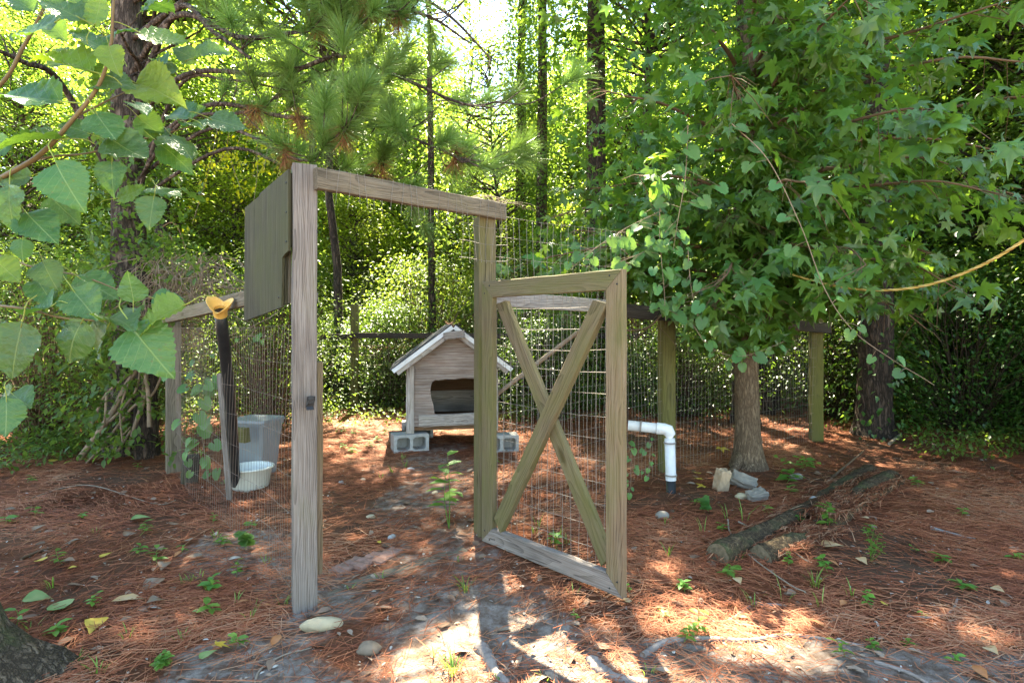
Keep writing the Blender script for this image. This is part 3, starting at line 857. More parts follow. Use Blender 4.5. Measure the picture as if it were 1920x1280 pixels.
def pine(name, label, x, y, r, H, z0, bark, seed, tall_crown=True, vines=0, lean=(0, 0), per=60, nclump=90, group=None, vmat=None, Rm=2.2):
    """tall pine: long bare trunk, needle crown high up, ivy on the trunk where the photo shows it"""
    g = np.random.default_rng(seed)
    root = thing(name, label, 'tree', (x, y, G(x, y)), group)
    mb = MB()
    P = straight_trunk(mb, x, y, r, r * 0.45, H, 14, lean, seed)
    mb.build('trunk', bark, root, True)
    lb = MB(); cen = []
    for k in range(nclump):
        u = g.random()
        z = z0 + (H + 1 - z0) * u
        i = np.interp(min(z, H), P[:, 2], np.arange(len(P)))
        p0 = np.array([np.interp(min(z, H), P[:, 2], P[:, c]) for c in range(3)])
        L = Rm * (1.15 - u * 0.8) * (0.45 + 0.55 * g.random())
        a = g.random() * 2 * PI
        tip = p0 + np.array([math.cos(a) * L, math.sin(a) * L, 0.15 * L + 0.3 * g.random()])
        lb.tube(spline([p0, (p0 + tip) / 2 + np.array([0, 0, -0.08 * L]), tip], 3), np.linspace(0.03, 0.008, 7), 4)
        cen.append(tip)
    lb.build('limb', bark, root)
    cen = np.array(cen)
    n = len(cen) * per
    Pn = np.repeat(cen, per, 0) + g.normal(size=(n, 3)) * 0.16
    D = rand_unit(n, g) + np.array([0, 0, 0.45])
    ND = (np.array([(0, -0.022, 0), (0, 0.022, 0), (1, 0, -0.12)], float), np.array([(0, 1, 2)]))
    kb = ~in_beam(Pn); Pn = Pn[kb]; D = D[kb]; n = len(Pn)
    V, T, A = leaves(Pn, D, rand_unit(n, g), 0.26 + 0.12 * g.random(n), ND, g.random(n))
    obj('crown', nmesh('crown', V, None, T, A, False, M['needle']), root)
    if vines:
        zz = g.random(vines) * (H * 0.72)
        th = g.random(vines) * 2 * PI
        rad = r * 1.1 + 0.10 + 0.35 * g.random(vines) ** 2 * (0.4 + fbm(zz * 0.9 + seed, th, 2))
        cx = np.interp(zz, P[:, 2], P[:, 0]); cyy = np.interp(zz, P[:, 2], P[:, 1])
        Pl = np.stack([cx + rad * np.cos(th), cyy + rad * np.sin(th), zz], 1)
        D = np.stack([np.cos(th) * 0.6, np.sin(th) * 0.6, -0.5 + 0 * th], 1) + g.normal(size=(vines, 3)) * 0.4
        N = np.stack([np.cos(th), np.sin(th), 0.7 + 0 * th], 1) + g.normal(size=(vines, 3)) * 0.4
        V, T, A = leaves(Pl, D, N, 0.06 + 0.05 * g.random(vines), OVAL, g.random(vines))
        obj('ivy', nmesh('ivy', V, None, T, A, False, vmat or M['leaf_bg']), root)
    return root


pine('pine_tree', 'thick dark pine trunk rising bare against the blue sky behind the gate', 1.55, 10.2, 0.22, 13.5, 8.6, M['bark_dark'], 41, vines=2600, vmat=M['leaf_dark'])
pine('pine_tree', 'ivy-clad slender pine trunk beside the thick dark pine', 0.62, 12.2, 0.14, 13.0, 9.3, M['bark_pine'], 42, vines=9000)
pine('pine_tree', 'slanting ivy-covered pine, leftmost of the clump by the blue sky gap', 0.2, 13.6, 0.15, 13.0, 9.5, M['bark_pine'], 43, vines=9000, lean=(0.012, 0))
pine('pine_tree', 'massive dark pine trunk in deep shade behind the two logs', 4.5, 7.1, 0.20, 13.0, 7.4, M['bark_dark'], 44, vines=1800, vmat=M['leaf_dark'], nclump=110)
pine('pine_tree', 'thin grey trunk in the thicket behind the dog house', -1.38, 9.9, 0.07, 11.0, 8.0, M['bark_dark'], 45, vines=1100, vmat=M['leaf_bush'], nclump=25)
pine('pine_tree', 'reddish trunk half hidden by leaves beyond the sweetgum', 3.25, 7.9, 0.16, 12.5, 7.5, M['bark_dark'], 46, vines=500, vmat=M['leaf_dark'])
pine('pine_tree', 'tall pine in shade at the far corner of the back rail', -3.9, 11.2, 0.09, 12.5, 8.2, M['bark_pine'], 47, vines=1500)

# ------------------------------------------------------------------ pen fence
def wires(mb, A, B, z0, z1, dv=0.052, dh=0.10, r=0.0011, sag=0.012, seed=0, zfun=None):
    g = np.random.default_rng(seed)
    A = np.array(A, float); B = np.array(B, float)
    L = np.linalg.norm(B - A)
    nrm = np.array([-(B - A)[1], (B - A)[0]]) / L
    bul = lambda s, z: sag * (math.sin(s * 2.1 + seed) + 0.7 * math.sin(s * 5.3 + 3 * z))

    def pt(s, z):
        p = A + (B - A) * s / L + nrm * bul(s, z)
        return (p[0], p[1], z)
    n = int(L / dv)
    for k in range(n + 1):
        s = k * L / n
        j = g.normal() * 0.004
        zz = np.linspace(z0, z1, 7)
        mb.tube([pt(min(L, max(0, s + j + g.normal() * 0.003)), z) for z in zz], r, 3)
    m = int((z1 - z0) / dh)
    for k in range(m + 1):
        z = z0 + k * (z1 - z0) / m
        ss = np.linspace(0, L, max(4, int(L / 0.25)))
        mb.tube([pt(s, z + g.normal() * 0.003 - 0.01 * math.sin(PI * s / L)) for s in ss], r, 3)


GLP, GRP = Vector((-1.0, 2.74, 0)), Vector((-0.17, 3.56, 0))     # gate posts
LC = gp(325, 884)                                                 # left corner post
RM_, RC = gp(1250, 884), gp(1530, 826)                            # right middle and right corner posts

lf = thing('pen_fence', 'left side of the wire pen with sloping weathered top rail', 'fence', (LC.x, LC.y, 0), 'sides of the wire pen')
board('post', (LC.x, LC.y, G(LC.x, LC.y) - 0.2), (LC.x, LC.y, 1.37), 0.115, 0.115, (0.6, -0.8, 0), M['wood_rail'], lf)
d = (GLP - LC).normalized(); nrm = Vector((d.y, -d.x, 0))
p0 = Vector((LC.x, LC.y, 1.395)) - d * 0.14 + nrm * 0.082
p1 = Vector((GLP.x, GLP.y, 1.53)) - d * 0.065 - nrm * 0.05
board('rail', p0, p1, 0.095, 0.042, nrm, M['wood_rail'], lf)
board('rail_block', p1 - d * 0.13 + Vector((0, 0, -0.072)) - nrm * 0.012, p1 + Vector((0, 0, -0.067)) - nrm * 0.012, 0.045, 0.06, nrm, M['wood_grey'], lf)
mb = MB(); wires(mb, (LC.x, LC.y), (GLP.x, GLP.y), 0.0, 1.32, 0.05, 0.17, 0.0011, 0.02, 3)
mb.build('wire_mesh', M['wire'], lf)['kind'] = 'stuff'
s_ = gp(352, 905)
o = board('post_stub', (s_.x, s_.y, -0.15), (s_.x + 0.03, s_.y, 0.235), 0.12, 0.11, (0.6, -0.8, 0), M['wood_dark'])
tag(o, 'short sawn-off dark post stub at the foot of the left corner post', 'post')

rf = thing('pen_fence', 'right side of the wire pen running behind the sweetgum trunk', 'fence', (RM_.x, RM_.y, 0), 'sides of the wire pen')
board('post', (RM_.x, RM_.y, -0.2), (RM_.x, RM_.y, 1.45), 0.125, 0.11, (0.2, -1, 0), M['wood_green'], rf)
board('post', (RC.x, RC.y, -0.2), (RC.x, RC.y, 1.62), 0.13, 0.12, (-0.2, -1, 0), M['wood_green'], rf)
a0 = Vector((GRP.x + 0.05, GRP.y + 0.08, 1.50)); a1 = Vector((GRP.x + 0.05, GRP.y + 0.08, 1.50)).lerp(Vector((RM_.x, RM_.y - 0.1, 1.47)), 0.62); a2 = Vector((RC.x + 0.1, RC.y - 0.1, 1.315))
board('rail', a0, a1, 0.10, 0.042, (0.7, -0.7, 0), M['trim'], rf)
board('rail', a1 + Vector((-0.02, 0.05, -0.02)), a2, 0.115, 0.045, (0.4, -0.9, 0), M['wood_dark'], rf)
mb = MB()
wires(mb, (GRP.x, GRP.y), (RM_.x, RM_.y), 0.0, 1.42, 0.052, 0.105, 0.0011, 0.02, 5)
wires(mb, (RM_.x, RM_.y), (RC.x, RC.y), 0.0, 1.3, 0.052, 0.105, 0.0011, 0.02, 6)
mb.build('wire_mesh', M['wire_l'], rf)['kind'] = 'stuff'

B0, B1, B2, B3 = Vector((-5.2, 8.9, 0)), gp(665, 771), Vector((0.9, 9.2, 0)), Vector((4.3, 9.3, 0))
bf = thing('pen_fence', 'back of the wire pen with a thin dark rail behind the dog house', 'fence', (B1.x, B1.y, 0), 'sides of the wire pen')
for q, h, mt in ((B0, 1.75, 'wood_rail'), (B1, 1.70, 'wood_green'), (B2, 1.6, 'wood_green'), (B3, 1.6, 'wood_dark')):
    board('post', (q.x, q.y, -0.2), (q.x, q.y, h), 0.115, 0.11, (0.1, -1, 0), M[mt], bf)
for q0, q1 in ((B0, B1), (B1, B2), (B2, B3)):
    board('rail', (q0.x, q0.y - 0.085, 1.21), (q1.x - 0.01, q1.y - 0.085, 1.19), 0.085, 0.04, (0, -1, 0), M['wood_dark'], bf)
mb = MB(); wires(mb, (B0.x, B0.y), (B1.x, B1.y), 0.0, 1.2, 0.09, 0.15, 0.0013, 0.02, 7); wires(mb, (B1.x, B1.y), (B3.x, B3.y), 0.0, 1.2, 0.09, 0.15, 0.0013, 0.02, 8)
mb.build('wire_mesh', M['wire'], bf)['kind'] = 'stuff'

sf = thing('pen_fence', 'far left side of the pen, post wrapped in dead vines', 'fence', (-3.9, 6.5, 0), 'sides of the wire pen')
board('post', (-3.95, 6.6, -0.2), (-3.95, 6.6, 1.95), 0.12, 0.11, (0.4, -1, 0), M['wood_green'], sf)
board('rail', (LC.x - 0.05, LC.y + 0.1, 1.36), (B0.x, B0.y - 0.12, 1.22), 0.09, 0.04, (0.9, 0.4, 0), M['wood_dark'], sf)

# ------------------------------------------------------------------ gateway and gate
gw = thing('gateway', 'weathered gateway of two tall posts under one header beam', 'gateway', (-0.6, 3.1, 0))
PN = Vector((math.sin(math.radians(25)), -math.cos(math.radians(25)), 0))
PU = Vector((-PN.y, PN.x, 0))
board('post', GLP + Vector((0, 0, G(GLP.x, GLP.y) - 0.25)), GLP + Vector((0.0, 0, 2.085)), 0.109, 0.10, PN * -1, M['wood_grey'], gw, seg=16)
board('post', GRP + Vector((0, 0, -0.25)), GRP + Vector((0, 0, 2.0)), 0.112, 0.112, Vector((math.sin(math.radians(20)), -math.cos(math.radians(20)), 0)) * -1, M['wood_gate'], gw, seg=16)
hd = (GRP - GLP).normalized(); hn = Vector((hd.y, -hd.x, 0))
h0 = GLP + hn * 0.085 + hd * 0.015 + Vector((0, 0, 2.015))
h1 = GRP + hn * 0.085 + hd * 0.085 + Vector((0, 0, 2.035))
board('header_beam', h0, h1, 0.102, 0.045, hn, M['wood_rail'], gw, seg=16, rough=0.002)
sb = GLP - PN * 0.07 + PU * 0.072
board('stop_board', sb + Vector((0, 0, 0.10)), sb + Vector((0.003, 0, 1.14)), 0.03, 0.085, PN, M['wood_tan'], gw)
lb = MB()
lc = at(582, 755, 2.66)
o = board('latch', lc + Vector((-0.0, 0, -0.03)), lc + Vector((0, 0, 0.03)), 0.034, 0.03, PN, M['metal_dark'], gw, seg=4, rough=0.004)
mb = MB()
# wire curtain hanging from the beam, longer at the hinge side
g_ = np.random.default_rng(4)
Lh = (h1 - h0).length
for k in range(24):
    s = 0.05 + k * (Lh - 0.06) / 23
    p = h0 + (h1 - h0) * (s / Lh) + hn * 0.026
    low = 2.00 - 0.045 - (0.03 + 0.04 * g_.random()) if s < Lh * 0.7 else 1.70
    zz = np.linspace(2.075, low, 8)
    mb.tube([(p.x + 0.012 * math.sin(z * 9 + k), p.y + 0.01 * math.sin(z * 11 + 2 * k), z) for z in zz], 0.0011, 3)
for z in (1.70, 1.80, 1.90):
    mb.tube([tuple(h0 + (h1 - h0) * t + hn * 0.027 + Vector((0, 0, z - 2.015 + 0.006 * math.sin(20 * t)))) for t in np.linspace(0.69, 1.0, 7)], 0.0012, 3)
# tall wire stretched above the right rail
wires(mb, (GRP.x + 0.05, GRP.y + 0.05), (GRP.x + 1.0, GRP.y + 0.75), 1.5, 2.03, 0.055, 0.13, 0.0014, 0.03, 9)
mb.build('wire_mesh', M['wire_l'], gw)['kind'] = 'stuff'
mb = MB()
for k in range(14):                                              # frayed wire ends on the beam
    p = h0 + (h1 - h0) * (0.78 + 0.22 * R.random()) + Vector((0, 0, 0.055))
    q = p + hd * (0.15 + 0.2 * R.random()) + Vector((0, 0, 0.03 - 0.05 * R.random())) + hn * 0.03 * (R.random() - .5)
    mb.tube(spline([p, (p + q) / 2 + Vector((0, 0, 0.02)), q], 4), 0.0012, 3)
mb.build('wire_ends', M['twig_pale'], gw)['kind'] = 'stuff'

# plywood boards hung on the left post
pb = thing('plywood_sign', 'blank dark mossy plywood boards hung on the left gate post', 'board', (-1.25, 2.95, 1.3))
e0 = GLP - PU * 0.062 + PN * 0.02
far = at(463, 380, 3.42)
fd = Vector((far.x - e0.x, far.y - e0.y, 0)); fl = fd.length; fd.normalize()
fn = Vector((fd.y, -fd.x, 0))
if fn.y > 0: fn = -fn
Mb = Matrix((fd, -fn, Vector((0, 0, 1)))).transposed().to_4x4(); Mb.translation = Vector((e0.x, e0.y, 0)) + fn * 0.012
prism('board_sheet', [(0.0, 1.672), (0.05, 1.665), (0.09, 1.655), (0.10, 1.65), (0.115, 1.41), (fl * 0.5, 1.385), (fl * 1.02, 1.352), (fl * 1.01, 1.7), (fl, 2.03), (fl * 0.62, 2.035), (fl * 0.6, 2.048), (0.0, 2.058)], [], 0.012, M['wood_black'], pb, Mb)
Mb2 = Mb.copy(); Mb2.translation = Mb.translation - fn * 0.0145
prism('board_sheet', [(0.012, 1.70), (0.095, 1.69), (0.10, 1.425), (fl * 0.99, 1.37), (fl * 0.98, 2.015), (0.012, 2.045)], [], 0.011, M['wood_black'], pb, Mb2)
Mb3 = Mb.copy(); Mb3.translation = Mb.translation - fn * 0.028
prism('board_sheet', [(0.02, 1.72), (0.09, 1.71), (0.092, 1.43), (fl * 0.97, 1.38), (fl * 0.97, 2.0), (0.02, 2.035)], [], 0.011, M['wood_rail'], pb, Mb3)
for (u_, z_) in ((0.03, 1.72), (0.03, 1.86), (0.03, 2.0), (0.16, 1.46)):
    mb = MB(); c = Vector((e0.x, e0.y, 0)) + fd * u_ + Vector((0, 0, z_)) + fn * 0.012
    mb.tube([c, c + fn * 0.004], 0.005, 8, cap=True); mb.build('nail_head', M['metal_dark'], pb)

# the gate
H0, H1 = Vector((-0.17, 3.44, 0)), Vector((0.535, 2.70, 0))
gd = (H1 - H0).normalized(); gn = Vector((gd.y, -gd.x, 0))
if gn.y > 0: gn = -gn
GW = (H1 - H0).length
gt = thing('gate', 'open wooden gate with X braces and wire mesh', 'gate', tuple(H0))


def gpt(s, z, off=0.0):
    return H0 + gd * s + gn * off + Vector((0, 0, z))


zb, zt, bw = 0.03, 1.588, 0.098
gm = M['wood_gate']
# stiles and rails mitred at the corners (local x runs with the width)
def stile(s, mt, sg):
    o = board('stile', gpt(s, zb + bw / 2), gpt(s, zt - bw / 2), bw, 0.04, gn, mt, gt, seg=14)
    return o


def mitred(name, a, b, mt, inner):
    """board whose ends are cut at 45 degrees, the long edge on the outside of the frame"""
    o = board(name, a, b, bw, 0.04, gn, mt, gt, seg=14)
    me = o.data
    Mx = o.matrix_basis
    L = (Vector(b) - Vector(a)).length
    sx = 1 if (Mx.to_3x3() @ Vector((1, 0, 0))).dot(inner) > 0 else -1
    for i, v in enumerate(me.vertices):
        ring = i // 8
        if ring == 0: v.co.z = (sx * v.co.x) + bw / 2 * 0 + 0.0005
        elif ring == 14: v.co.z = L - (sx * v.co.x) - 0.0005
    return o


mitred('stile', gpt(bw / 2, zb + bw / 2), gpt(bw / 2, zt - bw / 2), gm, gd)
mitred('stile', gpt(GW - bw / 2, zb + bw / 2), gpt(GW - bw / 2, zt - bw / 2), M['wood_tan'], -gd)
mitred('rail', gpt(bw / 2, zt - bw / 2), gpt(GW - bw / 2, zt - bw / 2), gm, Vector((0, 0, -1)))
mitred('rail', gpt(bw / 2, zb + bw / 2), gpt(GW - bw / 2, zb + bw / 2), M['wood_grey'], Vector((0, 0, 1)))
i0, i1 = bw + 0.035, GW - bw - 0.035
board('brace', gpt(i0 + 0.01, zb + bw + 0.03, 0.002), gpt(i1, zt - bw - 0.055, 0.002), 0.088, 0.042, gn, M['wood_gate'], gt, seg=14, m0=0.45, m1=-0.3)
ca, cb = gpt(i0 - 0.01, zt - bw - 0.03, -0.04), gpt(i1 + 0.005, zb + bw + 0.03, -0.04)
board('brace', ca, cb, 0.088, 0.036, gn, M['wood_gate'], gt, seg=14, m0=0.35, m1=-0.3)
for (s_g, z_g) in [(bw * 0.3, zt - bw * 0.72), (bw * 0.75, zt - bw * 0.28), (GW - bw * 0.3, zt - bw * 0.72), (GW - bw * 0.75, zt - bw * 0.28), (bw * 0.3, zb + bw * 0.72), (bw * 0.75, zb + bw * 0.28), (GW - bw * 0.3, zb + bw * 0.72), (GW - bw * 0.75, zb + bw * 0.28)]:
    mb = MB(); mb.tube([gpt(s_g, z_g, 0.018), gpt(s_g, z_g, 0.0225)], 0.0045, 8, cap=True); mb.build('screw_head', M['metal_dark'], gt)
mb = MB()
wires(mb, tuple(gpt(0.05, 0, -0.065))[:2], tuple(gpt(GW - 0.05, 0, -0.065))[:2], zb + 0.05, zt - 0.05, 0.055, 0.11, 0.0012, 0.004, 12)
mb.build('wire_mesh', M['wire_l'], gt)['kind'] = 'stuff'
# ------------------------------------------------------------------ dog house on cinder blocks
TH = math.radians(10)
DU, DN = Vector((math.cos(TH), math.sin(TH), 0)), Vector((-math.sin(TH), math.cos(TH), 0))   # right, back
DO = Vector((-0.635, 6.10, 0))


def dm(u, v, z=0.0):
    Mx = Matrix((DU, DN, Vector((0, 0, 1)))).transposed().to_4x4()
    Mx.translation = DO + DU * u + DN * v + Vector((0, 0, z))
    return Mx


def dp(u, v, z):
    return DO + DU * u + DN * v + Vector((0, 0, z))


dh = thing('dog_house', 'weathered plywood dog house with chewed doorway and white-edged roof', 'dog house', tuple(DO))
HW, FZ, SL, AP, DEP = 0.485, 0.215, 0.745, 1.335, 1.0
ez = AP - HW * SL - 0.035
hole = [(-0.20, 0.44), (-0.205, 0.50), (-0.225, 0.56), (-0.238, 0.64), (-0.232, 0.70), (-0.215, 0.745), (-0.185, 0.765), (-0.15, 0.758), (-0.08, 0.772),
        (0.02, 0.768), (0.10, 0.778), (0.20, 0.775), (0.27, 0.765), (0.29, 0.73), (0.292, 0.6), (0.285, 0.5), (0.288, 0.41), (0.1, 0.402), (-0.1, 0.398), (-0.19, 0.40)]
fr = prism('front_wall', [(-HW, FZ + 0.075), (-0.3, FZ + 0.045), (-0.1, FZ + 0.055), (HW, FZ + 0.06), (HW, ez), (0, AP - 0.035), (-HW, ez)], [hole[::-1]], 0.018, M['ply'], dh, dm(0, 0))
board('sill_board', dp(-0.36, -0.016, 0.335), dp(HW - 0.02, -0.016, 0.345), 0.115, 0.028, DN * -1, M['trim'], dh, rough=0.004)
board('corner_trim', dp(-HW + 0.035, -0.012, FZ - 0.01), dp(-HW + 0.035, -0.012, ez - 0.02), 0.085, 0.02, DN * -1, M['trim'], dh)
board('corner_trim', dp(HW - 0.035, -0.012, FZ), dp(HW - 0.035, -0.012, ez - 0.02), 0.075, 0.02, DN * -1, M['trim'], dh)
for sgn in (-1, 1):
    prism('side_wall', [(0, FZ), (DEP, FZ), (DEP, ez - 0.01), (0, ez - 0.01)], [], 0.016, M['ply'], dh,
          Matrix((DN, DU * -sgn, Vector((0, 0, 1)))).transposed().to_4x4() if False else (lambda m: m)(Matrix.Translation(dp(sgn * HW, 0.02, 0)) @ Matrix((DN, DU * (-sgn), Vector((0, 0, 1)))).transposed().to_4x4()))
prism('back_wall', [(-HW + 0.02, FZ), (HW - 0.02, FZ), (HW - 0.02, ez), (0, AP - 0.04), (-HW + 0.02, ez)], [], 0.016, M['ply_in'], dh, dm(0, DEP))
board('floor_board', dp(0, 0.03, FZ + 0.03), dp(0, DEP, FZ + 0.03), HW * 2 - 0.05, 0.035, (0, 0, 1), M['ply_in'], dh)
board('back_ledge', dp(-HW + 0.03, DEP - 0.05, 0.42), dp(HW - 0.03, DEP - 0.05, 0.42), 0.26, 0.03, DN, M['trim'], dh)
OV, RW = 0.10, 0.625
for sgn in (-1, 1):
    sd = Vector((sgn, 0, -SL)); sl_ = math.hypot(1, SL)
    rd = (DU * sgn + Vector((0, 0, -SL))).normalized()
    rn = (DU * sgn * SL + Vector((0, 0, 1))).normalized()
    top = Vector((0, 0, AP))
    Ls = RW * sl_
    c0 = dp(0, -OV, AP) + rd * (Ls / 2) + rn * (0.012)
    c1 = dp(0, DEP + 0.08, AP) + rd * (Ls / 2) + rn * (0.012)
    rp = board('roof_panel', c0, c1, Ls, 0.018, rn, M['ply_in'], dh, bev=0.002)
    board('shingle_layer', c0 + rn * 0.017 - DN * 0.006 + rd * 0.008, c1 + rn * 0.017 + rd * 0.008, Ls + 0.012, 0.012, rn, M['shingle'], rp, bev=0.002)
    a0 = dp(0, -OV - 0.006, AP) + rn * (-0.001) + rd * 0.012; a1 = a0 + rd * (Ls - 0.01)
    board('drip_edge', a0, a1, 0.044, 0.006, DN * -1, M['white_metal'], rp, bev=0.001, rough=0.0)
    a0 = dp(0, -OV + 0.012, AP) + rn * (-0.044) + rd * 0.07; a1 = a0 + rd * (Ls - 0.09)
    board('fascia', a0, a1, 0.05, 0.022, DN * -1, M['trim'], dh)
board('ridge_block', dp(-0.105, -OV - 0.03, AP - 0.105), dp(0.115, -OV - 0.03, AP - 0.075), 0.078, 0.035, DN * -1, M['trim'], dh, rough=0.004)


def cinder(label, u, v, rot, z=0.0):
    b = thing('cinder_block', label, 'concrete block', tuple(dp(u, v, 0)), 'cinder blocks under the dog house')
    Lb, Hb, Db, t = 0.37, 0.195, 0.19, 0.032
    hs = []
    for k in (0, 1):
        x0 = t + k * (Lb - t) / 2; x1 = x0 + (Lb - 3 * t) / 2
        c = 0.02
        hs.append([(x0 + c, t), (x0, t + c), (x0, Hb - t - c), (x0 + c, Hb - t), (x1 - c, Hb - t), (x1, Hb - t - c), (x1, t + c), (x1 - c, t)])
    Mx = Matrix.Translation(dp(u, v, G(dp(u, v, 0).x, dp(u, v, 0).y) - 0.012)) @ Matrix.Rotation(TH + rot, 4, 'Z')
    o = prism('block_body', [(0.008, 0), (0, 0.008), (0, Hb - 0.008), (0.008, Hb), (Lb - 0.008, Hb), (Lb, Hb - 0.008), (Lb, 0.008), (Lb - 0.008, 0)], hs, Db, M['concrete'], b, Mx)
    m2 = Mx @ Matrix.Translation((t / 2, Db - 0.03, t / 2))
    prism('inner_web', [(0, 0), (Lb - t, 0), (Lb - t, Hb - t), (0, Hb - t)], [], 0.02, M['concrete'], b, m2)
    return b


cinder('grey cinder block with open hollows under the left front corner of the dog house', -0.615, -0.09, math.radians(12))
cinder('grey cinder block under the right front corner of the dog house', 0.33, -0.10, math.radians(-3))
cinder('cinder block under the rear of the dog house', -0.55, 0.72, 0)
o = board('timber_offcut', dp(-0.66, 0.2, 0.13), dp(-0.36, 0.28, 0.13), 0.16, 0.11, (0, 0, 1), M['wood_rail'])
tag(o, 'weathered timber offcut lying against the left wall of the dog house', 'timber')

# ------------------------------------------------------------------ feeder pipe, bin, basin, stake
fp0, fp1 = at(442, 912, 4.62), at(413, 584, 3.60)
fp = thing('feeder_pipe', 'leaning black plastic pipe with an orange funnel on top', 'pipe', tuple(fp0))
mb = MB(); mb.tube(spline([fp0 + Vector((0, 0, 0.02)), fp0 * 0.5 + fp1 * 0.5 + Vector((0.015, 0, 0)), fp1], 6), 0.037, 16, cap=True)
mb.build('pipe', M['black_pl'], fp, True)
# cut-open orange scoop: part of a cone wall, high at both sides
ax = (fp1 - fp0).normalized(); fx = Vector((1, 0, 0)); fx = (fx - ax * fx.dot(ax)).normalized(); fy = ax.cross(fx)
V = []; nS = 28
for k in range(nS):
    t = k / nS * 2 * PI
    h = 0.012 + 0.072 * (abs(math.cos(t)) ** 1.3) * (1.0 if math.cos(t) > 0 else 0.85) + 0.012 * math.sin(t)
    for (r, hh) in ((0.040, -0.03), (0.043, 0.015), (0.047 + 0.24 * h, 0.015 + h * 0.5), (0.048 + 0.42 * h, 0.015 + h), (0.044 + 0.42 * h, 0.015 + h), (0.042 + 0.24 * h, 0.015 + h * 0.5), (0.037, 0.02)):
        V.append(fp1 + ax * hh + (fx * math.cos(t) + fy * math.sin(t)) * r)
Q = [(k * 7 + j, ((k + 1) % nS) * 7 + j, ((k + 1) % nS) * 7 + j + 1, k * 7 + j + 1) for k in range(nS) for j in range(6)]
obj('funnel', nmesh('funnel', [tuple(v) for v in V], Q, None, None, True, M['orange']), fp)
st0, st1 = at(430, 928, 4.25), at(412, 700, 4.22)
o = board('wooden_stake', st0 - Vector((0, 0, 0.03)), st1, 0.038, 0.025, (0.2, -1, 0), M['wood_grey'])
tag(o, 'thin grey wooden stake leaning beside the black feeder pipe', 'stake')

bn = gp(480, 905); bn.y = 5.05; bn.x = (481 - 960) / FPX * 5.05
bz = G(bn.x, bn.y)
br = math.radians(-12)
bb_ = thing('storage_bin', 'tapered blue-grey plastic bin with flat lid inside the pen', 'bin', (bn.x, bn.y, bz))


def frustum(name, w0, d0, w1, d1, z0, z1, mat, parent, c=0.02):
    V = []
    for (w_, d_, z) in ((w0, d0, z0), (w1, d1, z1)):
        a, b = w_ / 2, d_ / 2
        for (x, y) in ((-a + c, -b), (a - c, -b), (a, -b + c), (a, b - c), (a - c, b), (-a + c, b), (-a, b - c), (-a, -b + c)):
            V.append((bn.x + x * math.cos(br) - y * math.sin(br), bn.y + x * math.sin(br) + y * math.cos(br), bz + z))
    F = [(j, (j + 1) % 8, 8 + (j + 1) % 8, 8 + j) for j in range(8)] + [tuple(range(8))[::-1], tuple(range(8, 16))]
    me = bpy.data.meshes.new(name); me.from_pydata(V, [], F); me.update(); me.materials.append(mat)
    return obj(name, me, parent)


frustum('bin_body', 0.25, 0.24, 0.325, 0.31, 0.0, 0.455, M['bin'], bb_)
frustum('bin_rim', 0.345, 0.33, 0.355, 0.34, 0.44, 0.475, M['bin'], bb_, 0.025)
frustum('bin_lid', 0.37, 0.355, 0.36, 0.345, 0.477, 0.50, M['bin'], bb_, 0.03)
bc = at(455, 815, 4.75)
o = board('wood_block', bc + Vector((-0.075, 0.02, 0)), bc + Vector((0.055, -0.04, 0.005)), 0.12, 0.06, (0.4, -0.9, 0), M['wood_green'])
tag(o, 'mossy green wood block wedged between the feeder pipe and the bin', 'block')

bs = gp(470, 921)
bs.y += 0.14
bs.x = (470 - 960) / FPX * bs.y
V = []; nS = 32
for k in range(nS):
    t = k / nS * 2 * PI
    for (r, z) in ((0.001, 0.0), (0.125, 0.0), (0.14, 0.01), (0.165, 0.15), (0.182, 0.155), (0.184, 0.165), (0.166, 0.168), (0.155, 0.155), (0.13, 0.03), (0.001, 0.025)):
        V.append((bs.x + r * math.cos(t), bs.y + r * math.sin(t), bs.z + z * 1.1 - 0.01))
Q = [(k * 10 + j, ((k + 1) % nS) * 10 + j, ((k + 1) % nS) * 10 + j + 1, k * 10 + j + 1) for k in range(nS) for j in range(9)]
o = obj('wash_basin', nmesh('wash_basin', V, Q, None, None, True, M['basin']))
tag(o, 'round white plastic basin on the ground at the foot of the feeder pipe', 'basin')

# ------------------------------------------------------------------ white pipe with elbow
pe = gp(1258, 922)
pp = thing('white_pipe', 'white plastic pipe bent at an elbow above a short black end', 'pipe', tuple(pe))
Yp = pe.y
el = Vector((pe.x - 0.01, Yp, 0.505))
lf_ = at(1178, 797, 4.62)


def sq_tube(name, a, b, wdt, mat, parent, ref=(0, -1, 0)):
    return board(name, a, b, wdt, wdt * 0.92, ref, mat, parent, bev=wdt * 0.27, seg=3, rough=0.0)


hdir = (el - lf_).normalized()
mb = MB(); mb.tube([pe + Vector((0.0, 0, -0.06)), pe + Vector((0, 0, 0.10))], 0.038, 20, cap=True); mb.build('black_end', M['black_pl'], pp, True)
mb = MB(); mb.tube([pe + Vector((0, 0, 0.095)), el - Vector((0, 0, 0.07))], 0.041, 20, cap=True); mb.build('upright', M['pvc'], pp, True)
mb = MB(); mb.tube([lf_, el - hdir * 0.07], 0.041, 20, cap=True); mb.build('arm', M['pvc'], pp, True)
mb = MB(); mb.tube([el - hdir * 0.10, el - hdir * 0.04, el - hdir * 0.012 + Vector((0, 0, -0.004)), el + Vector((0, 0, -0.035)), el - Vector((0, 0, 0.10))], 0.046, 20, cap=True)
mb.build('elbow', M['pvc'], pp, True)
for c, dd in ((pe + Vector((0, 0, 0.135)), Vector((0, 0, 1))), (el - Vector((0, 0, 0.105)), Vector((0, 0, 1))), (lf_ + hdir * 0.10, hdir)):
    mb = MB(); mb.tube([c - dd * 0.006, c + dd * 0.006], 0.0475, 20, cap=True); mb.build('clamp_ring', M['wire_l'], pp, True)

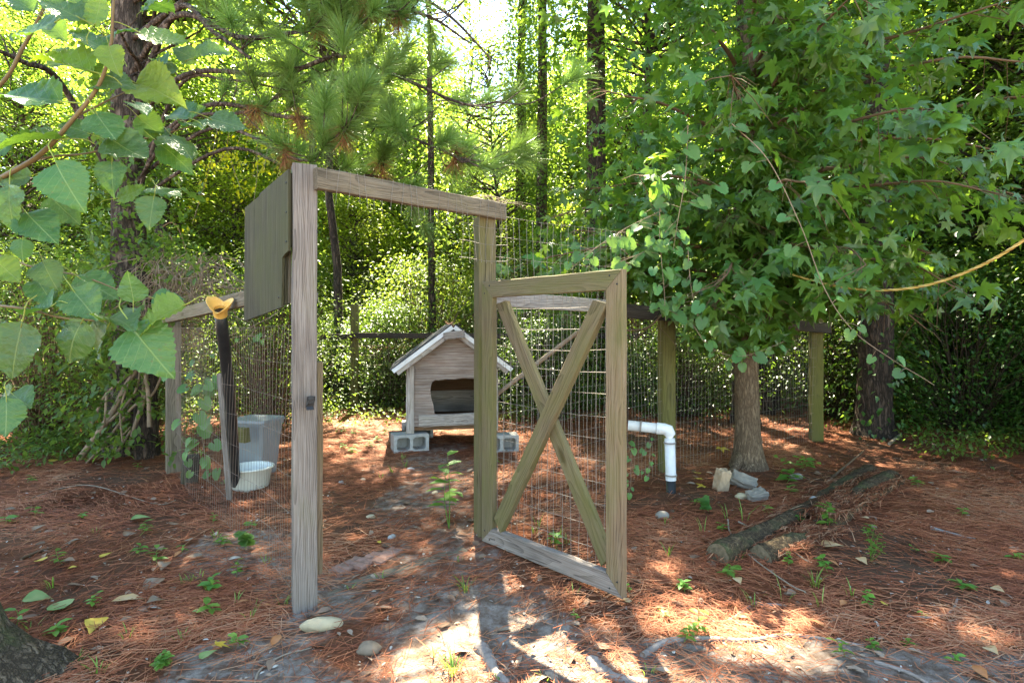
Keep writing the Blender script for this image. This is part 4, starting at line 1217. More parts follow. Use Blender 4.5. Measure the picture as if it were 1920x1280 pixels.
# ------------------------------------------------------------------ grey pole leaning on the right fence
pa, pb2 = at(908, 757, 6.35), at(1262, 492, 5.5)
mb = MB(); mb.tube(spline([Vector((pa.x, pa.y, max(0.02, pa.z))), pa * 0.45 + pb2 * 0.55 + Vector((0, 0, 0.015)), pb2], 8), np.linspace(0.026, 0.02, 17), 8, cap=True, wob=0.1)
o = mb.build('leaning_pole', M['twig_pale'], None, True)
tag(o, 'long pale bare pole leaning up behind the gate into the leaves', 'pole')

# ------------------------------------------------------------------ logs, bricks, stones
def log(label, pts, r, seed, mat='log'):
    g = np.random.default_rng(seed)
    q = spline(pts, 11)
    n = len(q); S = 18
    V, Q = tube(q, r * (1 + 0.06 * np.sin(np.linspace(0, 7, n) + seed) + 0.10 * (g.random(n) - 0.5)), S, 0.22)
    mb = MB(); mb.add(V, Q)
    t = thing('log', label, 'log', tuple(pts[0]))
    mb.build('log_bark', M[mat], t, True)
    for e, sgn in ((0, -1), (n - 1, 1)):
        ring = V[e * S:(e + 1) * S]; c = ring.mean(0)
        m2 = MB(); dirv = np.array(q[min(e + 1, n - 1)] - q[max(e - 1, 0)]); dirv /= np.linalg.norm(dirv)
        W = np.concatenate([ring + dirv * sgn * 0.002, c + (ring - c) * 0.5 + dirv * sgn * 0.006, [c + dirv * sgn * 0.004]])
        a = np.arange(S)
        m2.add(W, np.stack([a, (a + 1) % S, S + (a + 1) % S, S + a], 1), np.stack([S + a, S + (a + 1) % S, np.full(S, 2 * S)], 1))
        m2.build('cut_end', M['log_end'], t, True)
    return t


def onground(px, py, lift):
    p = gp(px, py)
    return Vector((p.x, p.y, p.z + lift))


log('mossy round log with a split pale end, farther from the open woods path', [onground(1345, 1055, 0.03), onground(1470, 985, 0.0), onground(1560, 925, -0.01), onground(1632, 885, 0.0)], 0.07, 1)
log('thicker half-buried log covered in pine straw', [onground(1540, 990, -0.04), onground(1600, 945, 0.01), onground(1672, 905, 0.02)], 0.088, 2)
log('short rotten log butt in the straw next to the mossy log', [onground(1425, 1052, 0.02), onground(1475, 1030, 0.01), onground(1530, 1003, -0.05)], 0.07, 3)


def rock(name, label, cat, p, size, mat, seed, box=0.0, rz=0.0, tilt=(0, 0), group=None):
    """irregular stone (box=0) or chipped block (box=1)"""
    g = random.Random(seed)
    bm = bmesh.new()
    if box:
        bmesh.ops.create_cube(bm, size=1.0)
        bmesh.ops.subdivide_edges(bm, edges=bm.edges, cuts=4, use_grid_fill=True)
        amp = 0.12
    else:
        bmesh.ops.create_icosphere(bm, subdivisions=3, radius=0.5)
        amp = 0.13
    ox = g.random() * 50
    from mathutils import noise as mn
    for v in bm.verts:
        d = mn.noise(v.co * (2.2 if not box else 4) + Vector((ox, ox, ox)))
        d2 = mn.noise(v.co * 6 + Vector((ox, 0, ox)))
        v.co += v.co.normalized() * (d * amp + d2 * amp * 0.35)
        v.co = Vector((v.co.x * size[0], v.co.y * size[1], v.co.z * size[2]))
    if box:
        bmesh.ops.bevel(bm, geom=[e for e in bm.edges if e.calc_face_angle(0) > 1.0], offset=0.006, segments=1, affect='EDGES')
    me = bpy.data.meshes.new(name); bm.to_mesh(me); bm.free()
    me.materials.append(mat)
    if not box: me.polygons.foreach_set('use_smooth', [True] * len(me.polygons))
    o = obj(name, me)
    o.location = p
    o.rotation_euler = (tilt[0], tilt[1], rz)
    return tag(o, label, cat, group)


p = gp(1358, 922); rock('broken_brick', 'pale tan brick standing on end by the sweetgum trunk', 'brick', p + Vector((0, 0.05, 0.075)), (0.10, 0.09, 0.19), M['brick_tan'], 1, 1, 0.3, (0.15, 0.12))
p = gp(1402, 918); rock('concrete_chunk', 'grey wedge of broken concrete beside the upright tan brick', 'concrete', p + Vector((0, 0.08, 0.05)), (0.20, 0.11, 0.085), M['stone_grey'], 2, 1, -0.3, (0.5, 0.35))
p = gp(1424, 940); rock('concrete_chunk', 'rounded grey concrete lump in front of the concrete wedge', 'concrete', p + Vector((0, 0.05, 0.035)), (0.15, 0.10, 0.07), M['stone_grey'], 3, 1, 0.2, (0.2, -0.2))
p = gp(1392, 935); rock('stone', 'small brown stone among the broken concrete', 'stone', p + Vector((0, 0.02, 0.015)), (0.10, 0.08, 0.05), M['stone'], 4)
p = gp(598, 1184); rock('stone', 'long cream stone lying before the left gate post', 'stone', p + Vector((0, 0.03, 0.018)), (0.185, 0.085, 0.065), M['stone'], 5, 0, 0.22)
p = gp(688, 1226); rock('stone', 'rounded brown stone on grey sand in front of the gateway', 'stone', p + Vector((0, 0.02, 0.012)), (0.10, 0.075, 0.05), M['stone_brown'], 6)
p = gp(1243, 972); rock('stone', 'blue-grey stone in the straw below the white pipe', 'stone', p + Vector((0, 0.02, 0.015)), (0.10, 0.08, 0.07), M['stone_grey'], 7, 0, 0.4)
p = gp(1495, 898); rock('stone', 'flat blue-grey stone beside the green seedlings at the sweetgum', 'stone', p + Vector((0, 0.02, 0.015)), (0.12, 0.08, 0.06), M['stone_grey'], 8)
p = gp(1525, 944); rock('stone', 'small white stone lodged between the two logs', 'stone', p + Vector((0, 0.0, 0.03)), (0.07, 0.05, 0.05), M['concrete'], 9)
for k, (px, py) in enumerate(((696, 970), (735, 1008), (600, 850), (770, 880), (815, 925), (640, 905))):
    p = gp(px, py); rock('pebble', 'small pale pebble on the bare soil inside the gateway', 'pebble', p + Vector((0, 0, 0.006)), (0.05 + 0.02 * R.random(), 0.04, 0.03), M['concrete' if k % 2 else 'stone'], 20 + k, 0, k, group='pale pebbles inside the gateway')
# brick pavers set flush in the threshold and the timber edging
for k, (px, py, rz) in enumerate(((652, 1062, 0.52), (688, 1052, 0.52), (722, 1042, 0.55))):
    p = gp(px, py)
    o = board('brick_paver', p + Vector((-0.045, -0.09, 0)), p + Vector((0.05, 0.09, 0)), 0.098, 0.05, (0, 0, 1), M['paver'], bev=0.006, rough=0.003)
    o.location.z -= 0.008 + 0.003 * k
    tag(o, ('worn brick paver sunk in the threshold nearest the left gate post', 'dirt-covered middle brick paver of the threshold', 'worn brick paver in the threshold toward the hinge post')[k], 'paver')
ta, tb_ = gp(612, 1108), gp(872, 1028)
o = board('threshold_timber', ta + Vector((0, 0, -0.058)), tb_ + Vector((0, 0, -0.056)), 0.09, 0.12, (0, 0, 1), M['wood_rail'], bev=0.012, rough=0.004)
tag(o, 'half-buried timber running across the gateway threshold', 'timber')


# ------------------------------------------------------------------ sticks and roots on the ground
def stick(name, label, cat, pix, r0, r1, mat, lift=0.6, group=None, wob=0.15):
    pts = []
    for k, (px, py) in enumerate(pix):
        p = gp(px, py); r = r0 + (r1 - r0) * k / max(1, len(pix) - 1)
        p.z += r * lift
        pts.append(p)
    q = spline(pts, 6)
    mb = MB(); mb.tube(q, np.linspace(r0, r1, len(q)), 7, cap=True, wob=wob)
    return tag(mb.build(name, M[mat], None, True), label, cat, group)


stick('surface_root', 'long pale surface root snaking across the foreground sand', 'root', [(1205, 1232), (1250, 1205), (1310, 1199), (1400, 1203), (1470, 1193), (1540, 1198), (1620, 1212)], 0.016, 0.006, 'root', 0.4)
stick('surface_root', 'pale knobbly root end breaking the sunlit soil', 'root', [(898, 1212), (912, 1228), (925, 1255), (950, 1285)], 0.035, 0.02, 'root', -0.1, wob=0.4)
stick('surface_root', 'grey root hump at the edge of the sunny patch', 'root', [(1108, 1240), (1128, 1255), (1160, 1272), (1215, 1280)], 0.034, 0.014, 'root', -0.1, wob=0.4)
stick('surface_root', 'forked grey root above the long pale root', 'root', [(1285, 1155), (1340, 1168), (1375, 1160), (1410, 1137), (1465, 1136)], 0.007, 0.009, 'root', 0.5)
stick('surface_root', 'curved thin root on dark soil at the right', 'root', [(1700, 1155), (1750, 1158), (1785, 1145), (1795, 1122)], 0.006, 0.005, 'root', 0.5)
stick('fallen_twig', 'thin bent twig lying across the mossy log', 'twig', [(1365, 985), (1370, 1010), (1410, 1055), (1480, 1105), (1510, 1118)], 0.005, 0.003, 'twig_pale', 8)
stick('fallen_twig', 'straight pale twig resting between the logs', 'twig', [(1385, 988), (1450, 1020), (1515, 1060)], 0.006, 0.004, 'twig_pale', 6)
stick('fallen_twig', 'slender twig curving along the sand toward the cream stone', 'twig', [(478, 1280), (490, 1255), (530, 1230), (585, 1215)], 0.005, 0.003, 'twig_pale', 1)
stick('fallen_twig', 'long bare twig in the straw left of the gateway', 'twig', [(60, 935), (120, 915), (180, 912), (290, 945), (330, 938)], 0.006, 0.003, 'twig_pale', 1)
stick('fallen_twig', 'dark stick lying in straw near the mossy trunk', 'twig', [(40, 1050), (75, 1035), (105, 1026)], 0.009, 0.006, 'twig', 1)
stick('fallen_twig', 'short pale split stick in the straw at the right', 'twig', [(1745, 992), (1785, 1002), (1830, 1012)], 0.012, 0.006, 'trim', 0.8)
stick('fallen_twig', 'thin stick at the lower right corner', 'twig', [(1640, 1243), (1700, 1262), (1740, 1283)], 0.008, 0.006, 'root', 0.8)
stick('fallen_branch', 'brown dead branch leaning down by the massive pine', 'branch', [(1560, 905), (1620, 850)], 0.012, 0.008, 'twig', 4)
stick('fallen_twig', 'pale stick lying in the shade behind the logs', 'twig', [(1668, 838), (1690, 815)], 0.02, 0.012, 'twig_pale', 2)

# ------------------------------------------------------------------ sweetgum
gb = gp(1412, 880); gb.y += 0.1
gum = thing('sweetgum_tree', 'sweetgum with star-shaped leaves and ridged grey trunk at the right fence', 'tree', tuple(gb))
g = np.random.default_rng(77)
z = np.concatenate([[-0.1, 0.0, 0.08, 0.18, 0.35, 0.6], np.linspace(0.9, 8.5, 14)])
rt = 0.118 - 0.0115 * np.clip(z, 0, 9) + 0.065 * np.exp(-np.clip(z, 0, 9) / 0.13)
Ptr = np.stack([gb.x - 0.03 * np.sin(z * 0.9), gb.y - 0.02 * z * 0.3, z + gb.z], 1)
mb = MB(); mb.tube(Ptr, rt, 18, wob=0.07)
mb.tube(spline([(gb.x - 0.1, gb.y - 0.05, 0.12), (gb.x - 0.2, gb.y - 0.18, 0.03), (gb.x - 0.3, gb.y - 0.22, -0.03)], 4), np.linspace(0.05, 0.02, 9), 8)
mb.build('trunk', M['bark_gum'], gum, True)
sites = []
lmb = MB()


def limb(z0, az, L, droop, rise=0.25):
    p0 = np.array([np.interp(z0, z, Ptr[:, 0]), np.interp(z0, z, Ptr[:, 1]), z0])
    dxy = np.array([math.cos(az), math.sin(az), 0])
    q = [p0 + dxy * L * t + np.array([0, 0, rise * L * t - droop * L * t * t]) + g.normal(size=3) * 0.03 * t for t in np.linspace(0, 1, 7)]
    q = np.array([tuple(v) for v in spline(q, 3)])
    lmb.tube(q, np.linspace(0.026, 0.004, len(q)), 5)
    n = len(q)
    for k in range(int(n * 0.25), n):
        for s in range(2):
            if g.random() < 0.75:
                t2 = rand_unit(1, g)[0]; t2[2] = -0.25 - 0.5 * g.random()
                tl = 0.08 + 0.34 * g.random()
                tip = q[k] + unit(t2 + 0.6 * (q[min(k + 1, n - 1)] - q[k - 1]) / 0.2) * tl
                lmb.tube([q[k], (q[k] + tip) / 2 + [0, 0, 0.02], tip], [0.004, 0.003, 0.002], 3)
                for _ in range(g.integers(4, 9)):
                    pt_ = tip + g.normal(size=3) * 0.07
                    if pt_[2] > (1.12 if 0.30 < pt_[0] / pt_[1] < 0.49 else 1.42): sites.append((pt_, tip - q[k]))


# azimuth: -90 deg looks at the camera
for z0, azd, L, dr, ri in [(1.3, -110, 0.75, 0.5, 0.2), (1.35, -70, 0.6, 0.5, 0.2), (1.5, -150, 1.5, 0.35, 0.2), (1.7, 178, 1.7, 0.3, 0.25), (1.65, -30, 1.4, 0.5, 0.25),
                           (1.8, -120, 1.6, 0.35, 0.25), (1.9, -85, 1.7, 0.4, 0.3), (1.9, -50, 1.6, 0.4, 0.25), (2.0, -5, 1.9, 0.35, 0.25), (2.1, -160, 1.8, 0.3, 0.3),
                           (2.3, -100, 1.9, 0.35, 0.3), (2.3, -65, 2.0, 0.35, 0.28), (2.4, -135, 1.9, 0.3, 0.3), (2.4, -30, 2.2, 0.3, 0.25), (2.6, 170, 1.7, 0.25, 0.3),
                           (2.7, -80, 2.1, 0.35, 0.3), (2.8, -115, 2.0, 0.3, 0.35), (2.8, -50, 2.3, 0.3, 0.3), (2.9, -10, 2.4, 0.3, 0.25), (3.0, -150, 1.8, 0.25, 0.35),
                           (3.2, -95, 2.0, 0.3, 0.35), (3.3, -65, 2.2, 0.3, 0.3), (3.3, -30, 2.4, 0.3, 0.3), (3.5, -130, 1.8, 0.25, 0.4), (3.6, -80, 2.1, 0.3, 0.35),
                           (3.8, -45, 2.3, 0.3, 0.35), (3.9, -110, 1.9, 0.25, 0.4), (4.2, -75, 1.9, 0.25, 0.4), (4.4, -15, 2.2, 0.25, 0.4), (4.5, 160, 1.6, 0.25, 0.4),
                           (2.2, 40, 1.6, 0.3, 0.3), (2.8, 90, 1.6, 0.3, 0.3), (3.4, 30, 1.8, 0.3, 0.3), (3.0, 130, 1.5, 0.3, 0.3), (4.0, 80, 1.7, 0.25, 0.4),
                           (4.9, -100, 1.8, 0.2, 0.4), (5.2, -40, 1.8, 0.2, 0.4), (5.4, 120, 1.6, 0.2, 0.4), (5.8, -140, 1.5, 0.2, 0.4), (6.1, 0, 1.5, 0.2, 0.4),
                           (1.55, -95, 0.9, 0.3, 0.3), (1.6, -125, 1.1, 0.35, 0.25), (1.7, -60, 1.0, 0.35, 0.25), (1.85, -100, 1.0, 0.3, 0.35), (2.0, -75, 0.9, 0.3, 0.35), (2.15, -120, 1.1, 0.3, 0.35), (2.3, -90, 0.9, 0.3, 0.4), (2.5, -60, 1.1, 0.3, 0.35), (2.6, -105, 1.0, 0.3, 0.4), (2.8, -95, 1.1, 0.3, 0.4), (3.0, -75, 1.0, 0.3, 0.4), (3.2, -120, 1.2, 0.3, 0.4), (3.4, -90, 1.1, 0.3, 0.4), (1.75, -168, 2.0, 0.3, 0.25), (1.95, -155, 2.1, 0.3, 0.25), (2.3, -172, 1.9, 0.3, 0.3), (3.6, -100, 1.1, 0.3, 0.4), (2.0, -20, 1.5, 0.35, 0.3), (2.6, -38, 1.6, 0.3, 0.3),
                           (6.5, -80, 1.4, 0.2, 0.5), (7.0, 60, 1.2, 0.2, 0.5), (7.4, -160, 1.1, 0.2, 0.5), (7.9, -40, 0.9, 0.2, 0.6)]:
    limb(z0, math.radians(azd), L, dr, ri)
lmb.build('limb', M['twig'], gum)
P = np.array([s[0] for s in sites]); Dv = np.array([s[1] for s in sites])
kb = ~in_beam(P); P = P[kb]; Dv = Dv[kb]
D = unit(Dv * np.array([1, 1, 0.5]) + g.normal(size=P.shape) * 0.12); D[:, 2] -= 0.35 + 0.5 * g.random(len(P))
N = np.array([0, -0.15, 0.9]) + g.normal(size=P.shape) * 0.38
SZ = 0.105 * (0.5 + 0.75 * g.random(len(P)))
px = 960 + FPX * P[:, 0] / P[:, 1]; py = HOR - FPX * (P[:, 2] - CAM_H) / P[:, 1]
inview = (px > 0) & (px < 1920) & (py > 0) & (py < 1280)
ordr = np.argsort(np.where(inview, -SZ / P[:, 1], 0))
big, rest = ordr[:300], ordr[300:]
# the biggest leaves are objects of their own, sharing four meshes
gv = []
for k in range(10):
    tv, tt = STAR
    tv = tv * np.array([0.9 + 0.2 * g.random(), 0.85 + 0.3 * g.random(), 0.4 + 1.6 * g.random()])
    tv = tv * (1 + 0.10 * g.normal(size=(len(tv), 1))) + np.stack([0 * tv[:, 0], 0.10 * g.normal() * tv[:, 0] ** 2, 0.08 * g.normal() * tv[:, 1] + 0.06 * g.normal(size=len(tv)) * (np.linalg.norm(tv, axis=1) > 0.5)], 1)
    gv.append(nmesh('leaf', tv, None, tt, np.full(len(tv), g.random()), False, M['leaf_gum']))
gold = nmesh('leaf', STAR[0], None, STAR[1], np.full(len(STAR[0]), 0.5), False, M['leaf_gold'])


def leaf_obj(name, me, p, d, n, size, parent):
    d = Vector(d).normalized(); n = Vector(n)
    s = n.cross(d).normalized(); n = d.cross(s)
    Mx = Matrix((d * size, s * size, n * size)).transposed().to_4x4()
    Mx.translation = Vector(p)
    o = obj(name, me, parent)
    o.matrix_basis = Mx
    return o


for k, i in enumerate(big):
    yellow = (P[i, 0] > gb.x + 0.3 and 1.2 < P[i, 2] < 2.2 and g.random() < 0.05)
    leaf_obj('leaf', gold if yellow else gv[k % 10], P[i], D[i], N[i], SZ[i] * 1.1, gum)
V, T, A = leaves(P[rest], D[rest], N[rest], SZ[rest], STAR, g.random(len(rest)))
o = obj('crown', nmesh('crown', V, None, T, A, False, M['leaf_gum']), gum); o['kind'] = 'stuff'
# inner small foliage so the crown is dense
nI = 13000
zi = 1.5 + 6.5 * g.random(nI) ** 1.3
th = g.random(nI) * 2 * PI
ri = np.sqrt(g.random(nI)) * np.interp(zi, [1.2, 2.0, 3.5, 6, 8.2], [0.5, 1.5, 1.9, 1.4, 0.4])
keep = (zi > 1.75 + 0 * ri) & (fbm(gb.x + ri * np.cos(th) * 2.2 + 7, zi * 2.2 + ri * np.sin(th), 2) > 0.44)
Pi = np.stack([gb.x + ri * np.cos(th), gb.y + 0.15 + ri * np.sin(th), zi], 1)[keep]
Pi = Pi[~in_beam(Pi)]
nI = len(Pi)
V, T, A = leaves(Pi, rand_unit(nI, g) - np.array([0, 0, 0.4]), rand_unit(nI, g) * 0.6 + np.array([0, 0, 0.6]), 0.06 + 0.05 * g.random(nI), STAR, g.random(nI))
o = obj('inner_crown', nmesh('inner_crown', V, None, T, A, False, M['leaf_gum']), gum); o['kind'] = 'stuff'


# ------------------------------------------------------------------ grape vines hanging from the sweetgum
hv = [nmesh('leaf', HEART[0] * np.array([1, 1, 0.7 + 0.5 * k]), None, HEART[1], np.full(len(HEART[0]), 0.15 + 0.3 * k), True, M['leaf_grape']) for k in range(3)]


def vine(label, ctrl, nleaf, size, r=0.003, side=0.05, mat='vine_stem', name='grape_vine', t0=0.0, t1=1.0, jit=0.0):
    q = spline(ctrl, 8)
    root = thing(name, label, 'vine', tuple(q[0]))
    mb = MB(); mb.tube(q, np.linspace(r, r * 0.5, len(q)), 6)
    mb.build('stem', M[mat], root, True)
    for k in range(nleaf):
        t = t0 + (t1 - t0) * (k + R.random() * 0.6) / nleaf
        i = min(len(q) - 2, int(t * (len(q) - 1)))
        c = q[i]
        dv = Vector((R.uniform(-1, 1), R.uniform(-0.6, 0.3), R.uniform(-0.9, 0.2))).normalized()
        b = c + dv * side * R.uniform(0.4, 1.2) + Vector((R.gauss(0, side * 0.7), R.gauss(0, side * 0.5), R.gauss(0, side * 0.4)))
        lo = leaf_obj('leaf', hv[R.randrange(3)], b, Vector((dv.x * 0.6, -0.25, -0.75 + R.uniform(-.2, .5))), Vector((R.uniform(-.5, .5), -0.8, 0.5 + R.uniform(-.2, .4))), size * R.uniform(0.45, 1.15), root)
        m2 = MB(); m2.tube([(c), (c + b) / 2 + Vector((0, 0, 0.006)), b], 0.0012, 4)
        m2.build('petiole', M['vine_stem'], root)
    return root


vine('long grape vine arching from the sweetgum down past the yellow rope', [at(1372, 232, 3.5), at(1440, 300, 3.45), at(1500, 420, 3.35), at(1548, 545, 3.3), at(1600, 620, 3.25), at(1670, 672, 3.2), at(1725, 705, 3.15), at(1752, 722, 3.15)], 13, 0.062, 0.0032, t1=0.85)
vine('grape vine hanging straight down over the right middle post', [at(1240, 330, 3.9), at(1237, 440, 3.85), at(1245, 540, 3.8), at(1248, 600, 3.8)], 16, 0.07, 0.003, 0.07)
vine('thin grape vine dangling over the dark rail', [at(1290, 470, 3.8), at(1296, 540, 3.75), at(1310, 600, 3.75)], 9, 0.066, 0.003, 0.06)
vine('grape vine trailing low in front of the sweetgum trunk', [at(1300, 610, 4.2), at(1330, 650, 4.1), at(1380, 668, 4.05), at(1420, 660, 4.0), at(1470, 640, 4.0)], 13, 0.066, 0.003, 0.07)
vine('grape vine twining along the left edge of the sweetgum crown', [at(1290, 235, 3.8), at(1285, 330, 3.8), at(1270, 420, 3.75), at(1262, 470, 3.75)], 14, 0.075, 0.003, 0.09)
vine('leafy vine reaching across above the gate from the sweetgum', [at(1240, 395, 4.0), at(1170, 430, 3.9), at(1110, 470, 3.8), at(1070, 505, 3.75)], 20, 0.07, 0.003, 0.09)
vine('leafy vine spreading above the gate top rail', [at(1250, 450, 4.0), at(1190, 480, 3.9), at(1130, 500, 3.85)], 16, 0.068, 0.003, 0.10)
vine('small vine climbing the wire beside the white pipe', [at(1178, 830, 4.35), at(1185, 870, 4.3), at(1183, 905, 4.28), at(1178, 930, 4.25)], 12, 0.036, 0.0015, 0.03)
vine('small vine climbing the wire left of the white elbow', [at(1222, 820, 4.5), at(1218, 860, 4.45), at(1215, 900, 4.4)], 10, 0.032, 0.0015, 0.03)
vine('broad-leaved vine climbing the wire by the left corner post', [at(390, 900, 4.75), at(380, 820, 4.72), at(375, 740, 4.7), at(365, 690, 4.7)], 26, 0.085, 0.004, 0.12)
vine('sparse vine dotting the left fence wire with round leaves', [at(345, 700, 4.9), at(420, 640, 4.3), at(480, 630, 3.9), at(520, 640, 3.5)], 9, 0.045, 0.002, 0.04)

# yellow rope
rq = spline([at(1462, 508, 4.6), at(1540, 530, 4.2), at(1600, 541, 3.95), at(1660, 544, 3.7), at(1740, 534, 3.4), at(1830, 502, 3.1), at(1920, 450, 2.85), at(2080, 330, 2.5)], 22)
rp = thing('yellow_rope', 'yellow twisted rope sagging between the trees at the right', 'rope', tuple(rq[0]))
n = len(rq)
ss = np.cumsum([0] + [(rq[i + 1] - rq[i]).length for i in range(n - 1)])
for k in range(3):
    Pq = []
    for i, p in enumerate(rq):
        t_ = (rq[min(i + 1, n - 1)] - rq[max(i - 1, 0)]).normalized()
        u_ = t_.cross(Vector((0, 0, 1))).normalized(); v_ = t_.cross(u_)
        a_ = ss[i] * 2 * PI / 0.11 + k * 2 * PI / 3
        Pq.append(p + (u_ * math.cos(a_) + v_ * math.sin(a_)) * 0.0045)
    mb = MB(); mb.tube(Pq, 0.0043, 7, A=0.1 + 0.4 * k)
    mb.build('strand', M['rope'], rp, True)

# ------------------------------------------------------------------ pine with long needles, upper left
def tuft_mesh(seed, n, mat, L=0.20, back=0.15, shoot=0.16):
    g = np.random.default_rng(seed)
    s = g.random(n)
    base = np.stack([np.zeros(n), np.zeros(n), -shoot * (1 - s)], 1)
    th = g.random(n) * 2 * PI
    open_ = np.radians(12 + 60 * (1 - s * 0.8) * g.random(n) ** 0.6 + 12 * g.random(n))
    D = np.stack([np.sin(open_) * np.cos(th), np.sin(open_) * np.sin(th), np.cos(open_)], 1)
    ln = L * (0.75 + 0.4 * g.random(n))
    S = unit(np.cross(D, rand_unit(n, g)))
    wd = 0.0019
    droop = unit(np.stack([np.cos(th), np.sin(th), -0.6 + 0 * th], 1))
    V = []
    for t, k in ((0, 1.0), (0.5, 0.9), (1.0, 0.25)):
        c = base + D * (ln * t)[:, None] + droop * (0.10 * ln * t * t)[:, None]
        V += [c - S * wd * k, c + S * wd * k]
    V = np.stack(V, 1)
    q = np.array([[0, 1, 3, 2], [2, 3, 5, 4]])
    Q = (q[None] + (np.arange(n) * 6)[:, None, None]).reshape(-1, 4)
    return nmesh('needle_tuft', V.reshape(-1, 3), Q, None, np.repeat(g.random(n), 6), False, mat)


tufts = [tuft_mesh(k, 270, M['needle'], 0.22 + 0.015 * k) for k in range(3)]
dead = [tuft_mesh(10 + k, 130, M['needle_dead'], 0.17) for k in range(2)]
px0 = Vector((-4.05, 6.0, G(-4.05, 6.0)))
pn = thing('longleaf_pine', 'pine with brushy long-needled boughs hanging over the gateway', 'tree', tuple(px0))
mb = MB(); Ppn = straight_trunk(mb, px0.x, px0.y, 0.18, 0.08, 10.5, 14, (0.004, 0), 5)
mb.build('trunk', M['bark_pine'], pn, True)
gi = np.random.default_rng(55)
nv = 3600
zv = 0.3 + 3.6 * gi.random(nv); tv_ = gi.random(nv) * 2 * PI
rv = 0.2 + 0.5 * gi.random(nv) ** 2.5
Pl = np.stack([np.interp(zv, Ppn[:, 2], Ppn[:, 0]) + rv * np.cos(tv_), np.interp(zv, Ppn[:, 2], Ppn[:, 1]) + rv * np.sin(tv_), zv], 1)
Pl = Pl[fbm(tv_ * 1.3 + 5, zv * 1.6, 2) > 0.42]; nv = len(Pl)
V, T, A = leaves(Pl, rand_unit(nv, gi) - np.array([0, 0, 0.5]), rand_unit(nv, gi) * 0.5 + np.array([0, -0.3, 0.7]), 0.05 + 0.05 * gi.random(nv), OVAL, gi.random(nv))
obj('ivy', nmesh('ivy', V, None, T, A, False, M['leaf_bg']), pn)
ntuft = 0


def tuft(p, d, dead_=False, s=1.0):
    global ntuft
    if in_beam([tuple(p), tuple(p + Vector((0.1, 0, 0))), tuple(p - Vector((0.1, 0, 0)))]).any(): return
    d = Vector(d).normalized()
    o = obj('dead_needle_tuft' if dead_ else 'needle_tuft', (dead if dead_ else tufts)[R.randrange(2 if dead_ else 3)], pn)
    M3 = d.to_track_quat('Z', 'Y').to_matrix().to_4x4() @ Matrix.Rotation(R.random() * 6, 4, 'Z') @ Matrix.Diagonal((s, s, s, 1))
    M3.translation = p
    o.matrix_basis = M3
    ntuft += 1


def bough(ctrl, r0, ntw, n0=0.3):
    q = spline(ctrl, 7)
    mb = MB(); mb.tube(q, np.linspace(r0, 0.007, len(q)), 7, wob=0.1)
    n = len(q)
    for k in range(ntw):
        i = int(n * (n0 + (1 - n0) * (k + R.random()) / ntw)); i = min(i, n - 1)
        t_ = (q[min(i + 1, n - 1)] - q[max(i - 1, 0)]).normalized()
        dv = (t_ * 0.7 + Vector((R.uniform(-.9, .9), R.uniform(-.9, .6), R.uniform(-0.35, 0.9)))).normalized()
        L = R.uniform(0.15, 0.6)
        e = q[i] + dv * L + Vector((0, 0, 0.15 * L))
        if in_beam([tuple(e)]).any(): continue
        mb.tube(spline([q[i], q[i] + dv * L * 0.5 + Vector((0, 0, -0.04)), e], 3), np.linspace(0.007, 0.004, 7), 5)
        ed = (dv + Vector((0, 0, 0.55))).normalized()
        tuft(e + ed * 0.1, ed, False, R.uniform(0.7, 1.0))
        if R.random() < 0.5: tuft(q[i] + dv * L * 0.55, (dv + Vector((0, 0, 0.2))), False, R.uniform(0.7, 1.0))
        if R.random() < 0.14: tuft(q[i] + dv * L * 0.4 + Vector((0, 0, -0.12)), Vector((R.uniform(-.2, .2), R.uniform(-.2, .2), -1)), True, R.uniform(0.8, 1.1))
    mb.build('limb', M['bark_pine'], pn, True)


def tz(zv):
    i = np.interp(zv, Ppn[:, 2], np.arange(len(Ppn)))
    return Vector((np.interp(zv, Ppn[:, 2], Ppn[:, 0]), np.interp(zv, Ppn[:, 2], Ppn[:, 1]), zv))


for (zz0, pts, r_, nt_, n0_) in ((3.9, [(330, 30, 5.4), (450, 70, 5.0), (560, 60, 4.8), (680, 40, 4.6), (780, 15, 4.5)], 0.032, 22, 0.3),
                                 (3.4, [(350, 140, 5.4), (520, 140, 5.0), (640, 105, 4.8), (740, 140, 4.7), (870, 195, 4.6), (940, 190, 4.6)], 0.028, 26, 0.3),
                                 (3.0, [(380, 200, 5.4), (540, 220, 5.1), (690, 225, 4.9), (800, 270, 4.8), (870, 300, 4.7)], 0.026, 22, 0.35),
                                 (4.3, [(420, -40, 5.2), (560, -10, 4.8), (680, 5, 4.5), (800, 30, 4.4), (880, 80, 4.4)], 0.03, 24, 0.35),
                                 (4.7, [(500, -120, 5.2), (700, -50, 4.9), (830, 20, 4.7), (920, 110, 4.7)], 0.03, 20, 0.45),
                                 (2.8, [(400, 240, 5.4), (560, 300, 4.9), (620, 265, 4.6), (648, 235, 4.4)], 0.02, 9, 0.5),
                                 (2.7, [(340, 230, 5.4), (460, 210, 5.2), (560, 160, 5.1), (620, 130, 5.0)], 0.02, 13, 0.25),
                                 (2.6, [(420, 280, 5.5), (560, 320, 5.3), (700, 330, 5.2), (770, 350, 5.2)], 0.02, 11, 0.45)):
    bough([tz(zz0)] + [at(*q_) for q_ in pts], r_, nt_, n0_)
bough([tz(5.2), Vector((-2.5, 4.8, 5.6)), Vector((-1.5, 4.2, 5.6)), Vector((-0.9, 3.8, 5.4))], 0.045, 16, 0.3)
bough([tz(6.2), Vector((-3.0, 4.6, 6.8)), Vector((-2.3, 3.8, 6.8)), Vector((-1.8, 3.3, 6.6))], 0.045, 16, 0.25)
